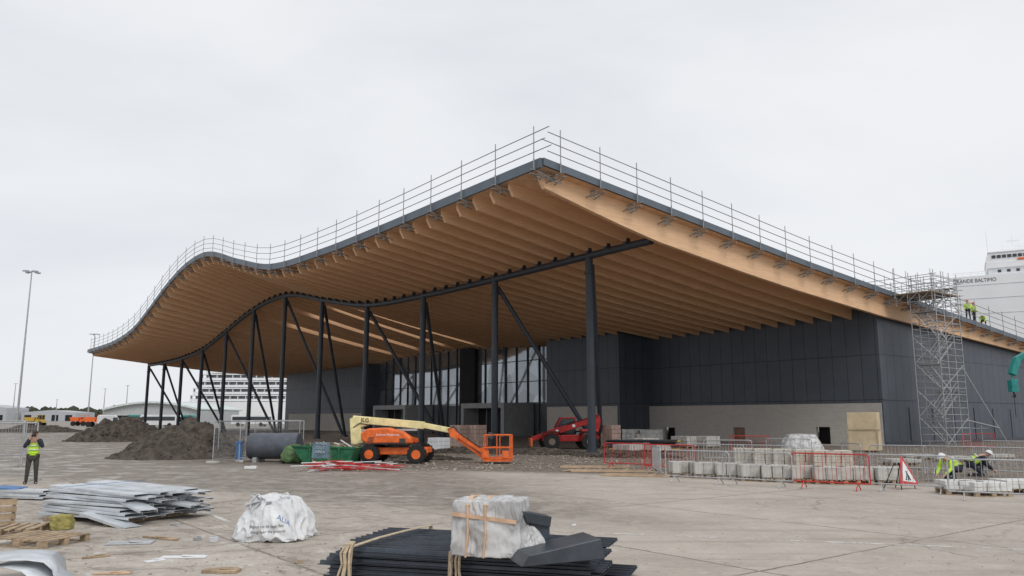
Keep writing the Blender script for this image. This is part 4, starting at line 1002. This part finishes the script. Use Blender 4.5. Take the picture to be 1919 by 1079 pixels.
# ------------------------------------------------------------------ silver tray pile
pc=G(222,970); g=emp('metal_tray_pile','loose pile of long silver metal trays with blue strap','metal trays',pc,math.radians(-23))
for k in range(9):
    for j in range(4):
        yy=-.80+j*.54+R.uniform(-.08,.08)
        mb=MB(); channel(mb,R.uniform(2.5,2.9),R.uniform(.40,.5),.045,(R.uniform(-.16,.16)+.10*(j-1.5),yy*(1-k*.05)+.12,.12+k*.062+.01*j),R.uniform(-.08,.08),R.uniform(-.02,.02)+.025); mb.obj('metal_tray',tray,g,bevel=.003)
for (x,y,rz_,L) in ((1.15,-.6,-.3,1.2),(1.2,.3,.15,1.3),(.9,-1.0,-.1,1.5)):
    mb=MB(); channel(mb,L,.36,.05,(x,y,.1 if y<-.9 else .38),rz_,.14); mb.obj('metal_tray',tray,g)
mb=MB(); mb.box((-.9,0,.04),(.1,2.2,.08)); mb.box((.9,0,.04),(.1,2.2,.08)); mb.obj('bearer',wood,g)
mb=MB(); mb.beam((-.6,-.95,.72),(-.3,1.0,.74),.03,.008); mb.obj('blue_strap',bluep,g)
p=G(40,935); g=emp('metal_tray_pile','small stack of silver trays lying with blue sheeting','metal trays',p,math.radians(-12))
for k in range(4):
    mb=MB(); channel(mb,1.6,.5,.05,(R.uniform(-.1,.1),R.uniform(-.1,.1),.06+k*.055),R.uniform(-.1,.1)); mb.obj('metal_tray',tray,g)
mb=MB(); mb.box((-.5,.1,.29),(.7,.5,.02),(.05,.05,.2)); mb.obj('blue_sheet',bluep,g)
lump('insulation_block','torn block of yellow-green mineral wool insulation on the ground','insulation',wool,(.38,.3,.28),G(115,992),.2,seed=3,amp=.12,pw=.3)
def pal(u,v,rz,label):
    mb=MB(); pallet_geo(mb,1.2,1.0); mb.top('timber_pallet',label,'pallet',wood,G(u,v),rz,'timber pallets on the concrete')
pal(75,1018,-.3,'worn timber pallet lying beside the silver trays'); pal(12,1000,.2,'worn timber pallet partly under rubbish')
g=emp('timber_crate','broken timber crate side standing at the yard edge','crate',G(-12,995),.5)
mb=MB()
for i in range(4): mb.box((0,0,.12+i*.14),(.7,.03,.11))
mb.obj('slat',wood,g); mb=MB(); mb.box((-.3,.03,.3),(.06,.04,.6)); mb.box((.3,.03,.3),(.06,.04,.6)); mb.obj('upright',wood,g)
q=G(35,1090); g=emp('bent_sheet_metal','bent grey sheet metal lying beside the pallet','sheet metal',(q.x,q.y,0),.25)
def curl(L,pts,c,rz,nm):
    mb=MB(); n=len(pts); vs=[]
    e=Euler((0,0,rz)).to_matrix()
    for y in (-L/2,L/2):
        for x,z in pts: vs.append(Vector(c)+e@Vector((x+(.05 if y>0 else 0)*z,y,z)))
        for x,z in pts: vs.append(Vector(c)+e@Vector((x+(.05 if y>0 else 0)*z,y,z+.006)))
    fs=[]
    o=2*n
    for i in range(n-1): fs+=[(i,i+1,o+i+1,o+i),(n+i+1,n+i,o+n+i,o+n+i+1),(i,n+i,n+i+1,i+1),(o+i,o+i+1,o+n+i+1,o+n+i)]
    fs+=[(0,o,o+n,n),(n-1,2*n-1,o+2*n-1,o+n-1)]
    mb.add(vs,fs,0,True); return mb.obj(nm,tray,g)
curl(.9,[(-.6,.30),(-.35,.34),(-.1,.35),(.15,.34),(.35,.30),(.46,.20),(.50,.04)],(0,0,0),.1,'bent_sheet')
curl(.7,[(-.5,.20),(-.3,.25),(.0,.27),(.25,.22),(.42,.10),(.60,.02)],(.05,-.15,.0),-.3,'bent_sheet')
# bulk bag
q=G(508,1012); bag=lump('bulk_bag','white woven builders bulk bag stuffed with metal offcuts','bulk bag',bagm,(1.36,1.2,.74),(q.x,q.y+.25,0),math.radians(-8),n=50,pw=.55,amp=.13,sc=2.5,seed=31,taper=.46,skirt=.06,octv=2,fold=.9)
mb=MB()
for i in range(34):
    a_=Vector((R.uniform(-.46,.0),R.uniform(-.35,.2),R.uniform(.56,.72))); d=Vector((R.uniform(-.14,.14),R.uniform(-.1,.1),R.uniform(-.02,.12))); mb.beam(a_-d,a_+d*1.1,R.uniform(.05,.14),.012,mi=R.choice((0,1,2)))
mb.obj('metal_offcuts',[galv,white,tray],bag)
def loop(pts):
    mb=MB(); pts=[Vector(x) for x in pts]
    for a_,c_ in zip(pts[:-1],pts[1:]): mb.beam(a_,c_,.05,.012)
    mb.obj('lifting_loop',bagm,bag)
loop(((-.3,-.38,.48),(-.34,-.38,.70),(-.22,-.34,.82),(-.08,-.30,.72),(-.06,-.32,.58)))
loop(((.20,-.28,.58),(.18,-.26,.78),(.28,-.2,.84),(.38,-.2,.70),(.40,-.24,.48)))
bpy.context.view_layer.update()
bmb=bmesh.new(); bmb.from_mesh(bag.data); bvh=BVHTree.FromBMesh(bmb)
def wraptext(body,size,mat,x,z,shear=0.0):
    t=text('printed_lettering',body,size,mat,bag,(0,0,0),(0,0,0),0)
    me=t.data; bm2=bmesh.new(); bm2.from_mesh(me); bmesh.ops.subdivide_edges(bm2,edges=[e for e in bm2.edges if e.calc_length()>.02],cuts=2)
    bmesh.ops.triangulate(bm2,faces=bm2.faces)
    for v_ in bm2.verts:
        px,pz=v_.co.x+x,v_.co.y+z+shear*v_.co.x
        h=bvh.ray_cast(Vector((px,-3,pz)),Vector((0,1,0)))
        v_.co=Vector((px,(h[0].y if h[0] else 0)-.008,pz))
    bm2.to_mesh(me); bm2.free()
wraptext('Bag not to be used for',.07,greyt,.06,.28,.05); wraptext('lifting near the ground',.07,greyt,.10,.19,.05)
wraptext('ALIA',.11,bluet,.36,.38,-.6)
bmb.free()
def debris(u,v,sz,mat,label,rz):
    mb=MB(); mb.box((0,0,sz[2]/2+.003),sz); mb.box((sz[0]*.2,sz[1]*.15,sz[2]+.01),(sz[0]*.5,sz[1]*.6,.012),(0,.06,.3)); mb.top('scrap_piece',label,'scrap',mat,G(u,v),rz,'scraps lying on the concrete',.003)
debris(245,1018,(.75,.4,.02),galv,'flat silver sheet offcut lying on concrete',.2)
debris(345,1045,(.7,.16,.02),white,'white plastic strip with teal edge lying on concrete',.05)
debris(415,1072,(.5,.22,.04),wood,'broken timber board offcut on concrete',-.1)
debris(400,1015,(.14,.12,.08),tray,'small folded silver bracket on concrete',.4)
debris(370,1012,(.12,.1,.05),galv,'small folded silver bracket on concrete',1)
debris(300,1010,(.9,.08,.03),wood,'short timber batten on concrete',-.5)
debris(210,1076,(.5,.05,.02),tape,'strip of brown tape on concrete',.1)
debris(290,1052,(.3,.12,.02),white,'torn white plastic scrap on concrete',.9)
debris(180,1045,(.4,.06,.03),wood,'short timber batten on concrete',.7)
debris(330,985,(.35,.1,.02),galv,'small bent silver strip on concrete',-.8)
debris(560,1055,(.12,.08,.02),wood,'small timber chip on concrete',.5)
debris(470,878,(.5,.3,.1),white,'white rubbish sheet near the mesh fence',.1); debris(1075,985,(.1,.06,.02),white,'tiny scrap of paper on concrete',.3)
lump('rubbish_bag','small white rag lying on the soil heap','rubbish',bagm,(.5,.4,.25),G(360,858)+Vector((0,.3,.15)),.3,seed=5,pw=.9,amp=.3)
